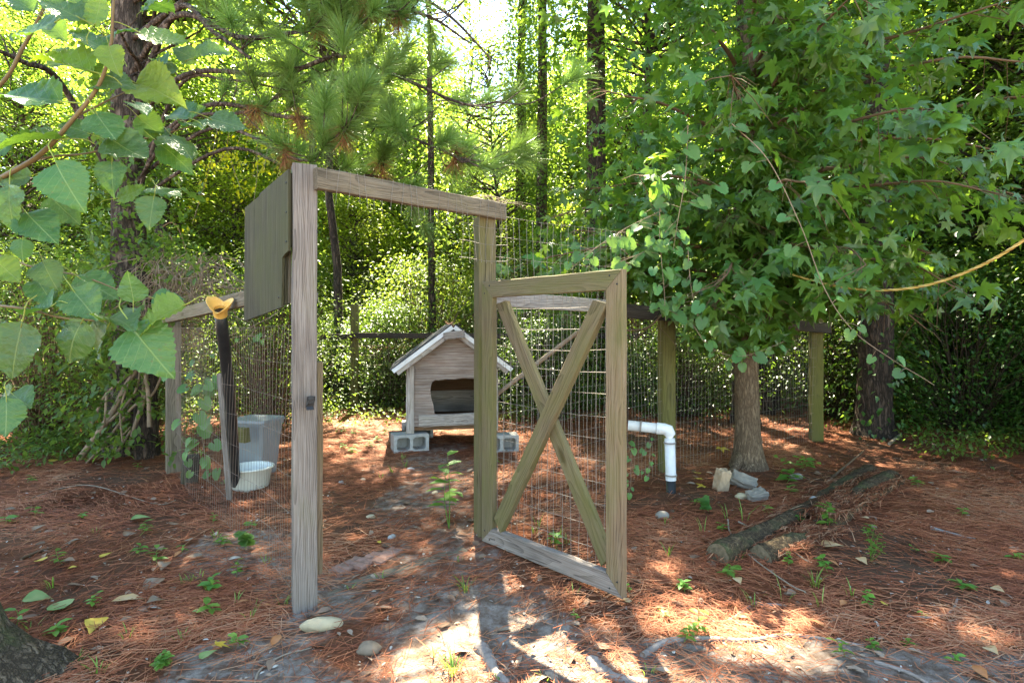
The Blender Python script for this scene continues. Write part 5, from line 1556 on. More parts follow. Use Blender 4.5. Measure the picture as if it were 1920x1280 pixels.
bough([tz(5.6), Vector((-4.9, 5.0, 6.0)), Vector((-5.3, 4.2, 6.1)), Vector((-5.4, 3.5, 6.0))], 0.045, 14, 0.25)
bough([tz(7.4), Vector((-3.4, 5.0, 8.0)), Vector((-3.0, 4.3, 8.2)), Vector((-2.6, 3.8, 8.2))], 0.04, 14, 0.2)
bough([tz(7.0), Vector((-3.0, 6.6, 7.6)), Vector((-2.1, 6.9, 7.8)), Vector((-1.4, 7.0, 7.8))], 0.04, 14, 0.2)
bough([tz(8.6), Vector((-4.5, 5.3, 9.2)), Vector((-4.8, 4.8, 9.4))], 0.035, 10, 0.1)
bough([tz(9.4), Vector((-3.7, 6.3, 10.0)), Vector((-3.2, 6.5, 10.4))], 0.03, 10, 0.0)
# dead lower limbs
mb = MB()
for ctrl, r in (([tz(2.55), at(120, 165, 5.3), at(40, 115, 4.6), at(-40, 80, 4.2)], 0.035), ([tz(2.9), at(265, 150, 5.6), at(240, 90, 5.2), at(225, 60, 5.0)], 0.03),
                ([tz(3.5), at(330, 20, 5.4), at(400, 60, 5.0), at(470, 110, 4.8)], 0.035), ([tz(2.4), at(330, 170, 5.5), at(430, 150, 5.2), at(540, 170, 5.0)], 0.022)):
    q = spline(ctrl, 7)
    mb.tube(q, np.linspace(r, r * 0.35, len(q)), 7, wob=0.15)
    for k in range(9):
        i = R.randrange(5, len(q) - 1)
        e = q[i] + Vector((R.uniform(-.35, .35), R.uniform(-.3, .2), R.uniform(-.35, .3)))
        mb.tube(spline([q[i], (q[i] + e) / 2 + Vector((0.03, 0, 0.04)), e], 3), np.linspace(0.008, 0.002, 7), 4)
mb.build('dead_limb', M['bark_pine'], pn, True)


# ------------------------------------------------------------------ yellow hanging vines in the sun
def yellow_vine(label, strands, n, size, Y, seed):
    g = np.random.default_rng(seed)
    root = thing('hanging_vine', label, 'vine', tuple(at(*strands[0][0], Y)), 'sunlit yellow vines')
    mb = MB(); P = []
    for s in strands:
        pts = [at(px + g.normal() * 3, py, Y + g.normal() * 0.25) for px, py in s]
        pts = [pts[0] + Vector((0.1, 0.3, 1.2))] + pts
        q = spline(pts, 8)
        mb.tube(q, 0.004, 4)
        qa = np.array([tuple(v) for v in q[4:]])
        P.append(qa[g.integers(0, len(qa), n)] + g.normal(size=(n, 3)) * np.array([0.10, 0.10, 0.05]))
    mb.build('stem', M['vine_stem'], root)
    P = np.concatenate(P)
    V, T, A = leaves(P, rand_unit(len(P), g) * 0.7 - np.array([0, 0, 0.6]), rand_unit(len(P), g) * 0.5 + np.array([0, 0.3, 0.7]), size * (0.7 + 0.6 * g.random(len(P))), OVAL6, 0.5 + 0.5 * g.random(len(P)))
    obj('foliage', nmesh('foliage', V, None, T, A, False, M['leaf_gild']), root)


yellow_vine('bright yellow vine curtain to the left of the plywood boards', [[(405, 250), (395, 300), (380, 350), (362, 420)], [(430, 255), (440, 300), (452, 350)], [(478, 265), (480, 320), (470, 400)],
             [(455, 260), (425, 285), (400, 320)], [(500, 270), (495, 320)]], 75, 0.062, 7.6, 1)
yellow_vine('yellow vine strands behind the brushy pine boughs', [[(610, 190), (605, 250), (600, 330)], [(640, 170), (650, 220), (640, 270)], [(590, 230), (585, 300)]], 60, 0.055, 8.2, 2)

# ------------------------------------------------------------------ vine-smothered stump at the left
vb = gp(235, 850)
vt = thing('vine_smothered_trunk', 'old trunk smothered by thick curving vine stems outside the left fence', 'tree', tuple(vb))
g = np.random.default_rng(9)
mb = MB(); tc_ = at(268, 770, 5.75)
mb.tube(spline([(tc_.x + 0.05, 5.75, -0.1), (tc_.x + 0.03, 5.75, 0.5), (tc_.x, 5.8, 1.2), (tc_.x - 0.05, 5.85, 1.9)], 5), np.linspace(0.12, 0.08, 16), 12, wob=0.15)
mb.build('trunk', M['bark_dark'], vt, True)
for ctrl, r in (([(150, 858), (182, 815), (212, 770), (238, 720), (256, 690), (262, 640)], 0.030), ([(170, 800), (195, 745), (225, 715), (252, 690), (258, 640)], 0.014),
                ([(200, 735), (196, 790), (190, 815)], 0.012), ([(190, 838), (220, 800), (250, 762), (285, 740), (305, 700)], 0.015), ([(238, 850), (252, 800), (268, 740), (266, 690), (262, 620)], 0.016),
                ([(215, 855), (240, 815), (262, 780), (275, 720), (272, 640)], 0.014), ([(205, 790), (235, 760), (255, 730), (262, 690), (252, 640)], 0.013), ([(230, 830), (226, 770), (240, 720), (260, 660)], 0.010),
                ([(280, 800), (278, 740), (270, 680), (280, 600)], 0.02), ([(160, 870), (185, 845), (215, 830), (245, 800)], 0.010)):
    q = spline([at(px, py, 5.35 + 0.25 * g.random()) for px, py in ctrl], 7)
    mb = MB(); mb.tube(q, np.linspace(r, r * 0.7, len(q)), 8, wob=0.12)
    mb.build('vine_stem', M['vine_stem'], vt, True)
mb = MB()
for k in range(170):                                             # dead tangle hanging round the top
    x0, y0 = 250 + 170 * g.random(), 470 + 60 * g.random()
    L = 40 + 110 * g.random()
    Y0 = 5.4 + 0.7 * g.random()
    a_, b_ = x0 + g.normal() * 40, x0 + g.normal() * 45
    mb.tube(spline([at(x0, y0, Y0), at((x0 + a_) / 2 + 10 * g.normal(), y0 + L * 0.3 - 18 * g.random(), Y0), at(a_, y0 + L * 0.7, Y0 - 0.1), at(b_, y0 + L, Y0)], 5), 0.0022 + 0.003 * g.random(), 3)
mb.build('dead_vine_tangle', M['vine_stem'], vt)['kind'] = 'stuff'
cen = []
for (px, py, n, sp) in ((190, 700, 10, 40), (215, 740, 12, 40), (190, 800, 14, 35), (225, 830, 12, 30), (170, 650, 10, 45), (240, 650, 10, 40), (200, 590, 12, 60), (260, 560, 12, 60), (120, 560, 10, 60), (180, 500, 12, 70), (270, 480, 10, 60), (310, 760, 8, 30), (330, 820, 6, 25)):
    for _ in range(n):
        cen.append(tuple(at(px + g.normal() * sp, py + g.normal() * sp * 0.6, 5.5 + g.normal() * 0.25)))
cen = np.array(cen); cen[:, 2] = np.maximum(cen[:, 2], 0.05)
V, T, A = clump_leaves(cen, 15, 0.075, 0.075, g, OVAL6, 0.7)
obj('foliage', nmesh('foliage', V, None, T, A, False, M['leaf_bush']), vt)['kind'] = 'stuff'

# dead palm with hanging brown fronds, and a fan palm frond
def palm(label, base, H, r, fronds, seed, mat, trunk='bark_pine', Lf=1.6, name='palm_tree'):
    g = np.random.default_rng(seed)
    root = thing(name, label, 'palm', tuple(base))
    mb = MB(); mb.tube(spline([base + Vector((0, 0, -0.1)), base + Vector((0.03, 0, H * 0.5)), base + Vector((0, 0.05, H))], 6), r, 12, wob=0.25)
    mb.build('trunk', M[trunk], root, True)
    for k in range(fronds):
        az = g.random() * 2 * PI
        o0 = base + Vector((0, 0, H - 0.15 * g.random() * H))
        out = Vector((math.cos(az), math.sin(az), 0))
        hang = Lf * (0.7 + 0.5 * g.random())
        q = spline([o0, o0 + out * 0.25 + Vector((0, 0, 0.08)), o0 + out * 0.45 + Vector((0, 0, -hang * 0.4))], 5)
        mb = MB(); mb.tube(q, 0.008, 4, A=0.5)
        e = q[-1]
        for j in range(22):
            sp = (j - 10.5) / 10.5
            side = Vector((-out.y, out.x, 0))
            tipp = e + side * sp * 0.32 * hang + Vector((0, 0, -hang * (0.75 - 0.25 * abs(sp)))) + out * 0.12 * (g.random() - 0.3)
            mid = (e + tipp) / 2 + out * 0.05 + side * sp * 0.05
            sw = side * 0.010
            V = [e - sw * 0.3, e + sw * 0.3, mid - sw, mid + sw, tipp - sw * 0.2, tipp + sw * 0.2]
            mb.add([tuple(v) for v in V], [(0, 1, 3, 2), (2, 3, 5, 4)], None, g.random())
        mb.build('frond', mat, root)
    return root


palm('dead palm skirted with brown hanging fronds at the far left', gp(108, 785), 2.1, 0.11, 14, 3, M['frond_dead'])
palm('dead palm with drooping tan fronds beyond the left fence', Vector((-4.75, 7.6, G(-4.75, 7.6))), 2.7, 0.08, 9, 8, M['frond_dead'])
M['frond_green'] = leaf_mat('frond_green', [(0.10, 0.15, 0.06), (0.16, 0.21, 0.10), (0.22, 0.24, 0.12)], 0.3, (0.3, 0.4, 0.05), 0.5, 0.5, 0.01)

# ------------------------------------------------------------------ foreground poplar at the left edge
def poplar_leaf(seed, mat, fold):
    g = np.random.default_rng(seed)
    nb = 25
    bk, tw, asym = g.normal() * 0.22, g.normal() * 0.35, g.normal() * 0.06
    V = []; 
    xs_ = np.linspace(0, 1, nb)
    half = 0.50 * np.sin(PI * np.clip(xs_, 0, 1) ** 0.62) ** 0.9 * (1 - 0.18 * xs_)
    half[0] = 0.02; half[-1] = 0.0
    half = half * (1 + 0.055 * np.where(np.arange(nb) % 2 == 0, 1, -1))
    cols = [-1, -0.55, 0, 0.55, 1]
    for i, x in enumerate(xs_):
        for c in cols:
            y = half[i] * c
            zz = fold * abs(y) - 0.22 * fold * 2 * x * x + 0.03 * math.sin(7 * x + 5 * c + seed) * abs(c) + 0.02 * math.sin(13 * x + seed * 2) * c
            xx = x - 0.09 * (abs(c) ** 2) * (1 - x) ** 3
            bend = bk * x * x + tw * y * x
            V.append((xx - 0.3 * bk * bk * x ** 3, y * (1 + asym * c), zz + bend + 0.025 * g.normal() * abs(c)))
    n0 = len(V)
    Q = [(i * 5 + j, i * 5 + j + 1, i * 5 + 6 + j, i * 5 + 5 + j) for i in range(nb - 1) for j in range(4)]
    pq = spline([(0.02, 0, 0), (-0.2, 0.02, 0.04), (-0.45, 0.03, 0.02 + 0.1 * g.random()), (-0.62, 0.02 + 0.1 * g.random(), -0.02)], 3)
    pv, pqd = tube(pq, np.linspace(0.013, 0.011, len(pq)), 5)
    V = np.concatenate([np.array(V), pv])
    Q = np.concatenate([np.array(Q), pqd + n0])
    me = nmesh('leaf', V, Q, None, np.full(len(V), g.random()), True, mat)
    a = me.attributes.new('petiole', 'FLOAT', 'POINT')
    a.data.foreach_set('value', np.concatenate([np.zeros(n0), np.ones(len(pv))]).astype(np.float32))
    return me


PL = [poplar_leaf(k, M['leaf_poplar'], (0.12, 0.3, -0.1, 0.2, 0.45, 0.05, 0.55, 0.25, -0.2, 0.35, 0.15, 0.4)[k]) for k in range(12)]
PY = [poplar_leaf(k + 17, M['leaf_poplar_y'], (0.15, 0.35, 0.5)[k]) for k in range(3)]
po = thing('poplar_tree', 'poplar with large toothed leaves overhanging the left, mossy trunk at the edge', 'tree', (-2.08, 2.12, 0))
mb = MB()
zz = np.array([-0.15, 0.0, 0.06, 0.13, 0.22, 0.35, 0.5, 0.8, 1.2, 1.8, 2.6, 3.4])
rr = np.array([0.46, 0.36, 0.30, 0.255, 0.225, 0.20, 0.18, 0.155, 0.145, 0.13, 0.11, 0.08])
V, Q = tube(np.stack([-2.20 - 0.10 * zz, 2.12 + 0.03 * zz, zz], 1), rr, 26, 0.07)
ang = np.arange(26) / 26 * 2 * PI
Vr = V.reshape(len(zz), 26, 3)
for i in range(5):                                                # buttress ridges
    c = Vr[i].mean(0)
    k = 1 + (0.22 * np.sin(ang * 4 + 0.7) + 0.08 * np.sin(ang * 9)) * (1 - i / 5)
    Vr[i, :, :2] = c[:2] + (Vr[i, :, :2] - c[:2]) * k[:, None]
mb.add(Vr.reshape(-1, 3), Q)
mb.build('trunk', M['bark_poplar'], po, True)


def pbranch(ctrl, r0, r1):
    q = spline(ctrl, 7)
    mb = MB(); mb.tube(q, np.linspace(r0 * 0.75, r1 * 0.8, len(q)), 7, wob=0.12)
    mb.build('branch', M['poplar_twig'], po, True)


TB = lambda zv: Vector((-2.17 - 0.14 * zv, 2.12 + 0.03 * zv, zv))
pbranch([TB(1.35), at(-160, 420, 1.7), at(0, 335, 1.5), at(75, 290, 1.45), at(130, 232, 1.42), at(185, 160, 1.4), at(207, 90, 1.38), at(212, 20, 1.36), at(215, -30, 1.36)], 0.011, 0.003)
pbranch([TB(1.0), at(-160, 560, 1.75), at(0, 573, 1.5), at(60, 582, 1.47), at(120, 596, 1.44), at(200, 600, 1.42), at(290, 590, 1.42)], 0.006, 0.0022)
pbranch([TB(1.7), at(-120, 270, 1.7), at(0, 160, 1.6), at(40, 95, 1.58), at(80, 20, 1.56), at(100, -40, 1.55)], 0.008, 0.005)
pbranch([at(150, 215, 1.42), at(190, 195, 1.45), at(240, 170, 1.5)], 0.004, 0.002)
pbranch([at(60, 300, 1.46), at(110, 292, 1.5), at(160, 288, 1.55), at(230, 270, 1.6), at(330, 245, 1.65), at(400, 225, 1.7)], 0.004, 0.002)
pbranch([TB(0.8), at(-140, 690, 1.7), at(-40, 730, 1.5), at(20, 745, 1.42)], 0.006, 0.003)
pbranch([TB(1.5), at(-120, 470, 1.75), at(0, 480, 1.6), at(60, 500, 1.55), at(160, 520, 1.52), at(260, 560, 1.5)], 0.005, 0.0022)
# (px, py of the leaf base, tip px, tip py, depth, tilt towards camera, kind)
LV = [(100, 45, 5, 62, 1.40, .2, 0), (150, 35, 85, 5, 1.38, .3, 0), (172, 38, 140, 0, 1.40, .3, 0), (178, 45, 195, -15, 1.38, .1, 1), (205, 90, 222, 138, 1.36, .2, 1), (165, 132, 72, 98, 1.40, .3, 1),
      (92, 40, 120, 75, 1.55, .2, 0), (200, 95, 145, 62, 1.42, .4, 0), (205, 65, 255, 45, 1.42, .3, 0), (198, 120, 150, 152, 1.43, .4, 0), (190, 152, 258, 160, 1.43, .5, 0), (104, 190, -8, 172, 1.42, .15, 0),
      (262, 62, 338, 78, 1.40, .5, 1), (270, 20, 300, 8, 1.5, .5, 0), (285, 18, 342, 22, 1.55, .6, 0), (330, 82, 356, 65, 1.45, .4, 0), (372, 108, 425, 92, 1.5, .3, 0), (365, 112, 330, 92, 1.52, .4, 0),
      (312, 118, 285, 110, 1.5, .4, 0), (330, 132, 282, 140, 1.52, .4, 0), (258, 158, 345, 185, 1.45, .25, 1), (355, 222, 298, 195, 1.6, .3, 0), (255, 195, 296, 215, 1.55, .8, 0), (360, 222, 385, 202, 1.65, .4, 0),
      (396, 224, 457, 236, 1.6, .3, 0), (352, 232, 400, 250, 1.62, .7, 0), (182, 215, 226, 270, 1.40, .2, 0), (208, 260, 275, 312, 1.42, .2, 0), (108, 262, 20, 268, 1.42, .8, 0), (15, 265, -30, 290, 1.4, .3, 0),
      (262, 222, 300, 255, 1.55, .5, 0), (290, 245, 330, 262, 1.58, .7, 0), (322, 255, 382, 292, 1.55, .6, 0), (305, 275, 355, 312, 1.55, .4, 0), (108, 312, 152, 388, 1.36, .15, 0), (210, 308, 214, 368, 1.42, .15, 0),
      (222, 372, 268, 352, 1.45, .4, 1), (288, 373, 283, 430, 1.45, .15, 0), (295, 352, 350, 385, 1.5, .7, 0), (340, 355, 368, 388, 1.6, .6, 0), (18, 355, 20, 432, 1.38, .2, 0), (52, 402, 110, 450, 1.40, .25, 0),
      (100, 375, 140, 420, 1.5, .3, 0), (55, 330, 5, 345, 1.5, .3, 0), (42, 450, 44, 472, 1.5, .3, 0), (-8, 488, 28, 530, 1.38, .3, 1), (82, 493, 108, 540, 1.45, .2, 0), (72, 528, 112, 572, 1.48, .3, 0),
      (150, 522, 210, 560, 1.5, .3, 0), (140, 548, 195, 598, 1.43, .3, 0), (250, 562, 248, 510, 1.42, .25, 0), (290, 560, 340, 572, 1.45, .5, 0), (208, 598, 288, 595, 1.42, .85, 0), (340, 575, 265, 615, 1.42, .5, 1),
      (95, 575, 25, 590, 1.42, .4, 0), (40, 612, 26, 706, 1.36, .15, 0), (152, 606, 122, 676, 1.42, .25, 0), (200, 620, 150, 680, 1.48, .3, 0), (252, 618, 322, 698, 1.40, .2, 0), (-15, 615, 20, 640, 1.4, .4, 0),
      (20, 738, -30, 770, 1.38, .5, 0), (25, 740, 78, 760, 1.36, .5, 0), (12, 752, 25, 815, 1.32, .25, 0), (128, 95, 95, 130, 1.6, .4, 0), (60, 20, 20, -10, 1.5, .4, 0), (165, 250, 120, 232, 1.5, .4, 0)]
for k, (bx, by, tx_, ty_, Yd, tilt, kind) in enumerate(LV):
    b = at(bx, by, Yd); e = at(tx_, ty_, Yd)
    dv = e - b
    L = dv.length
    dd = Vector((dv.x, -L * tilt * 0.8 * (1 if k % 3 else -1), dv.z))
    nn = Vector((R.uniform(-.3, .3), -0.75, 0.55 + R.uniform(-.2, .3))) if tilt < 0.6 else Vector((0, -0.35, 1))
    leaf_obj('leaf', (PY[k % 3] if kind else PL[k % 12]), b, dd, nn, max(L * 1.06, 0.055), po)


# ------------------------------------------------------------------ pine straw, litter
def sample_ground(n, g, ymax=13.0, power=1.55):
    """points on the visible ground, denser near the camera"""
    u = g.random(n)
    y = 1.55 + (ymax - 1.55) * u ** power
    x = (g.random(n) * 2 - 1) * (y * 0.98 + 0.5)
    return x, y


g = np.random.default_rng(5)
n = 235000
x, y = sample_ground(n, g)
s = sand(x, y)
den = (1 - 0.82 * s) * (0.18 + 0.82 * np.clip((fbm(x * 1.4 + 31, y * 1.4, 3) - 0.38) * 5, 0, 1))
k = g.random(n) < den
x, y = x[k], y[k]
n = len(x)
flow = (fbm(x * 0.9 + 50, y * 0.9 + 3, 2) - 0.5) * 5.0 + 0.3
a_ = flow + g.normal(size=n) * 0.95
L = np.where(g.random(n) < 0.35, 0.03 + 0.06 * g.random(n), 0.10 + 0.10 * g.random(n))
crv = g.normal(size=n) * 0.25
wd = 0.0006 + 0.00022 * y
z0 = gz(x, y) + 0.003 + 0.022 * g.random(n) ** 2
tl = g.normal(size=n) * 0.10
V = []
for t in (-0.5, 0.0, 0.5):
    aa = a_ + crv * t * 2
    cx = x + np.cos(a_) * L * t - np.sin(a_) * crv * L * (t * t)
    cyy = y + np.sin(a_) * L * t + np.cos(a_) * crv * L * (t * t)
    cz = np.maximum(z0 + tl * L * t, gz(cx, cyy) + 0.002)
    for sg in (-1, 1):
        V.append(np.stack([cx - np.sin(aa) * wd * sg, cyy + np.cos(aa) * wd * sg, cz + 0.0006 * sg], 1))
V = np.stack(V, 1)
q = np.array([[0, 2, 3, 1], [2, 4, 5, 3]])
Q = (q[None] + (np.arange(n) * 6)[:, None, None]).reshape(-1, 4)
var = np.clip(0.5 * fbm(x * 2 + 9, y * 2, 2) + 0.55 * g.random(n), 0, 1)
o = obj('pine_straw', nmesh('pine_straw', V.reshape(-1, 3), Q, None, np.repeat(var, 6), False, M['straw']))
o['kind'] = 'stuff'
o['label'] = 'red-brown pine straw blanketing the ground'; o['category'] = 'pine straw'

g2 = np.random.default_rng(6)
mbS = MB()
for (ax_, ay_), (bx_, by_), rad, nn_ in (((1345, 1055), (1632, 885), 0.045, 2200), ((1545, 985), (1672, 905), 0.085, 2200), ((1450, 1042), (1545, 998), 0.05, 1300)):
    pa_, pb_ = gp(ax_, ay_), gp(bx_, by_)
    for _ in range(nn_):
        t = g2.random()
        c = pa_ * (1 - t) + pb_ * t + Vector((g2.normal() * 0.06, g2.normal() * 0.06, 0))
        ddir = g2.random() * PI
        hv_ = Vector((math.cos(ddir), math.sin(ddir), 0)) * (0.05 + 0.05 * g2.random())
        ctop = c + Vector((0, 0, rad + 0.012 * g2.random()))
        e0_, e1_ = c - hv_ + Vector((0, 0, rad * (0.55 + 0.5 * g2.random()))), c + hv_ + Vector((0, 0, rad * (0.55 + 0.5 * g2.random())))
        sdv = Vector((-math.sin(ddir), math.cos(ddir), 0.3)) * 0.0018
        mbS.add([tuple(e0_ - sdv), tuple(e0_ + sdv), tuple(ctop - sdv), tuple(ctop + sdv), tuple(e1_ - sdv), tuple(e1_ + sdv)], [(0, 2, 3, 1), (2, 4, 5, 3)], None, float(g2.random()))
for _ in range(260):
    sg_ = -1 if g2.random() < 0.5 else 1
    u_ = sg_ * 0.6 * g2.random(); v_ = -0.08 + 1.1 * g2.random()
    c = dp(u_, v_, AP - abs(u_) * SL + 0.042)
    ddir = g2.random() * PI
    hv_ = (DU * math.cos(ddir) + Vector((0, 0, -SL * sg_ * math.cos(ddir))) + DN * math.sin(ddir)) * 0.06
    sdv = Vector((0, 0.0018, 0.001))
    mbS.add([tuple(c - hv_ - sdv), tuple(c - hv_ + sdv), tuple(c - sdv), tuple(c + sdv), tuple(c + hv_ - sdv), tuple(c + hv_ + sdv)], [(0, 2, 3, 1), (2, 4, 5, 3)], None, float(g2.random()))
o = mbS.build('fallen_straw', M['straw']); o['kind'] = 'stuff'
o['label'] = 'pine straw fallen over the two logs and the dog house roof'; o['category'] = 'pine straw'

# bits of bark, chips and dry leaf
n = 9000
x, y = sample_ground(n, g, 10, 1.5)
P = np.stack([x, y, gz(x, y) + 0.006], 1)
D = rand_unit(n, g) * np.array([1, 1, 0.15]); N = np.array([0, 0, 1.0]) + g.normal(size=(n, 3)) * 0.25
sz = 0.008 + 0.026 * g.random(n) ** 2.5
V, T, A = leaves(P, D, N, sz, OVAL6, np.clip(g.random(n) ** 1.3, 0, 1))
n2 = 650
x, y = sample_ground(n2, g, 9, 1.4)
P = np.stack([x, y, gz(x, y) + 0.012], 1)
D = rand_unit(n2, g) * np.array([1, 1, 0.1]); N = np.array([0, 0, 1.0]) + g.normal(size=(n2, 3)) * 0.3
V2, T2, A2 = leaves(P, D, N, 0.04 + 0.045 * g.random(n2), OVAL6, 0.05 + 0.5 * g.random(n2))
mb = MB(); mb.add(V, None, T, A); mb.add(V2, None, T2, A2)
o = mb.build('leaf_litter', M['litter']); o['kind'] = 'stuff'
o['label'] = 'chips of bark and dry leaf scattered over the ground'; o['category'] = 'litter'


# fallen leaves one can count
def fallen(px, py, size, mt, label, shape=OVAL6, group=None, rz=None, curl=0.3):
    p = gp(px, py)
    tv = shape[0].copy()
    tv[:, 2] += curl * 0.5 * (tv[:, 1] ** 2) * 2
    tv[:, 2] -= tv[:, 2].min()
    me = nmesh('fallen_leaf', tv, None, shape[1], np.linspace(0, 1, len(tv)), True, M[mt])
    o = obj('fallen_leaf', me)
    o.location = p + Vector((0, 0, 0.02))
    o.rotation_euler = (R.uniform(-.25, .25), R.uniform(-.25, .25), R.uniform(0, 6.28) if rz is None else rz)
    o.scale = (size, size, size)
    return tag(o, label, 'leaf', group)


DELT = (np.array([(0, 0, 0), (.05, .28, .03), (.2, .42, .05), (.45, .34, .05), (.75, .14, .02), (1, 0, -.05), (.75, -.14, .02), (.45, -.34, .05), (.2, -.42, .05), (.05, -.28, .03), (.4, 0, 0)], float),
        np.array([(10, i, (i + 1) % 10) for i in range(10)]))
gy = 'yellow fallen leaves on the straw'
for px, py, s in ((95, 870, 0.10), (185, 1168, 0.11), (190, 1052, 0.07), (127, 1073, 0.05), (80, 1058, 0.08), (710, 1024, 0.03), (1655, 1140, 0.04)):
    fallen(px, py, s, 'leaf_fall_y', 'small yellow leaf lying on the pine straw', DELT, gy)
fallen(120, 1150, 0.13, 'leaf_fall_g', 'large pale green curled leaf beside the sunny streak', DELT, rz=2.6)
fallen(208, 1140, 0.14, 'leaf_fall_t', 'tan curled leaf lit by the sunny streak', OVAL6, rz=0.5)
fallen(45, 1130, 0.12, 'leaf_fall_g', 'grey-green fallen leaf by the mossy trunk base', DELT, rz=0.3)
fallen(245, 980, 0.12, 'leaf_fall_g', 'green fallen leaf alone on the straw before the left fence', DELT, rz=0.4)
fallen(360, 1155, 0.06, 'leaf_fall_g', 'little green leaf with its stalk left of the gate post', DELT, rz=0.1)
fallen(425, 1058, 0.075, 'litter', 'white bleached leaf on soil left of the gate post', OVAL6, rz=0.4)
fallen(273, 1148, 0.07, 'litter', 'pale bluish dry leaf on the straw right of the sunny streak', DELT, rz=0.2)
fallen(405, 1222, 0.06, 'leaf_fall_y', 'torn bright yellow leaf near the clover', STAR, rz=0.2)
fallen(375, 1245, 0.07, 'leaf_fall_g', 'pale leaf below the torn yellow leaf', DELT, rz=0.9)
gs = 'yellow star leaves near the white pipe'
for px, py, s in ((1352, 846, 0.10), (1310, 905, 0.07), (1318, 918, 0.07), (1468, 890, 0.08), (1307, 893, 0.06)):
    fallen(px, py, s, 'leaf_fall_y', 'yellow sweetgum leaf lying near the white pipe and broken bricks', STAR, gs)
gt_ = 'tan leaves right of the gate'
for px, py, s in ((1540, 1030, 0.12), (1380, 1090, 0.06), (1175, 1137, 0.05), (1630, 978, 0.06), (1610, 1052, 0.07), (1860, 1108, 0.06), (1850, 1222, 0.06)):
    fallen(px, py, s, 'leaf_fall_t', 'tan dry leaf on the straw right of the gate', DELT, gt_)
go_ = 'orange-brown leaves on the forest floor'
for px, py, s in ((1402, 1167, 0.045), (1552, 1057, 0.06), (1545, 1187, 0.07), (1585, 1136, 0.06), (1825, 1260, 0.08), (510, 1222, 0.08), (467, 1135, 0.06), (488, 1145, 0.05), (340, 1040, 0.06), (560, 1110, 0.05)):
    fallen(px, py, s, 'leaf_fall_o', 'orange-brown dry leaf on the forest floor', OVAL6, go_)
gg_ = 'grey-brown leaves left of the gateway'
for px, py, s in ((110, 1062, 0.11), (300, 1092, 0.13), (380, 1050, 0.09), (310, 1060, 0.08), (300, 1130, 0.08), (125, 1105, 0.08), (355, 1020, 0.08), (230, 1010, 0.08), (150, 1018, 0.09), (60, 1000, 0.08), (290, 1035, 0.10), (320, 990, 0.08), (30, 960, 0.08), (140, 990, 0.07)):
    fallen(px, py, s, 'dry_leaf', 'dull grey-brown leaf on the straw left of the gateway', DELT, gg_)


# ------------------------------------------------------------------ grass tufts and seedlings
def grass_tuft(label, px, py, h, n, spread, group, seed):
    g = np.random.default_rng(seed)
    p = gp(px, py)
    th = g.random(n) * 2 * PI
    b = np.stack([p.x + spread * 0.4 * np.cos(th) * g.random(n), p.y + spread * 0.4 * np.sin(th) * g.random(n), np.full(n, p.z - 0.004)], 1)
    D = np.stack([np.cos(th), np.sin(th), 0 * th], 1)
    hh = h * (0.5 + 0.6 * g.random(n)); out = hh * (0.25 + 0.5 * g.random(n))
    S = np.stack([-np.sin(th), np.cos(th), 0 * th], 1)
    V = []
    for t, wv in ((0, 0.6), (0.4, 1.0), (0.75, 0.7), (1.0, 0.1)):
        c = b + D * (out * t ** 1.8)[:, None] + np.array([0, 0, 1.0]) * (hh * (t - 0.25 * t * t))[:, None]
        V += [c - S * 0.0026 * wv, c + S * 0.0026 * wv]
    V = np.stack(V, 1)
    q = np.array([[0, 1, 3, 2], [2, 3, 5, 4], [4, 5, 7, 6]])
    Q = (q[None] + (np.arange(n) * 8)[:, None, None]).reshape(-1, 4)
    o = obj('grass_tuft', nmesh('grass_tuft', V.reshape(-1, 3), Q, None, np.repeat(g.random(n), 8), True, M['grass']))
    return tag(o, label, 'grass', group)


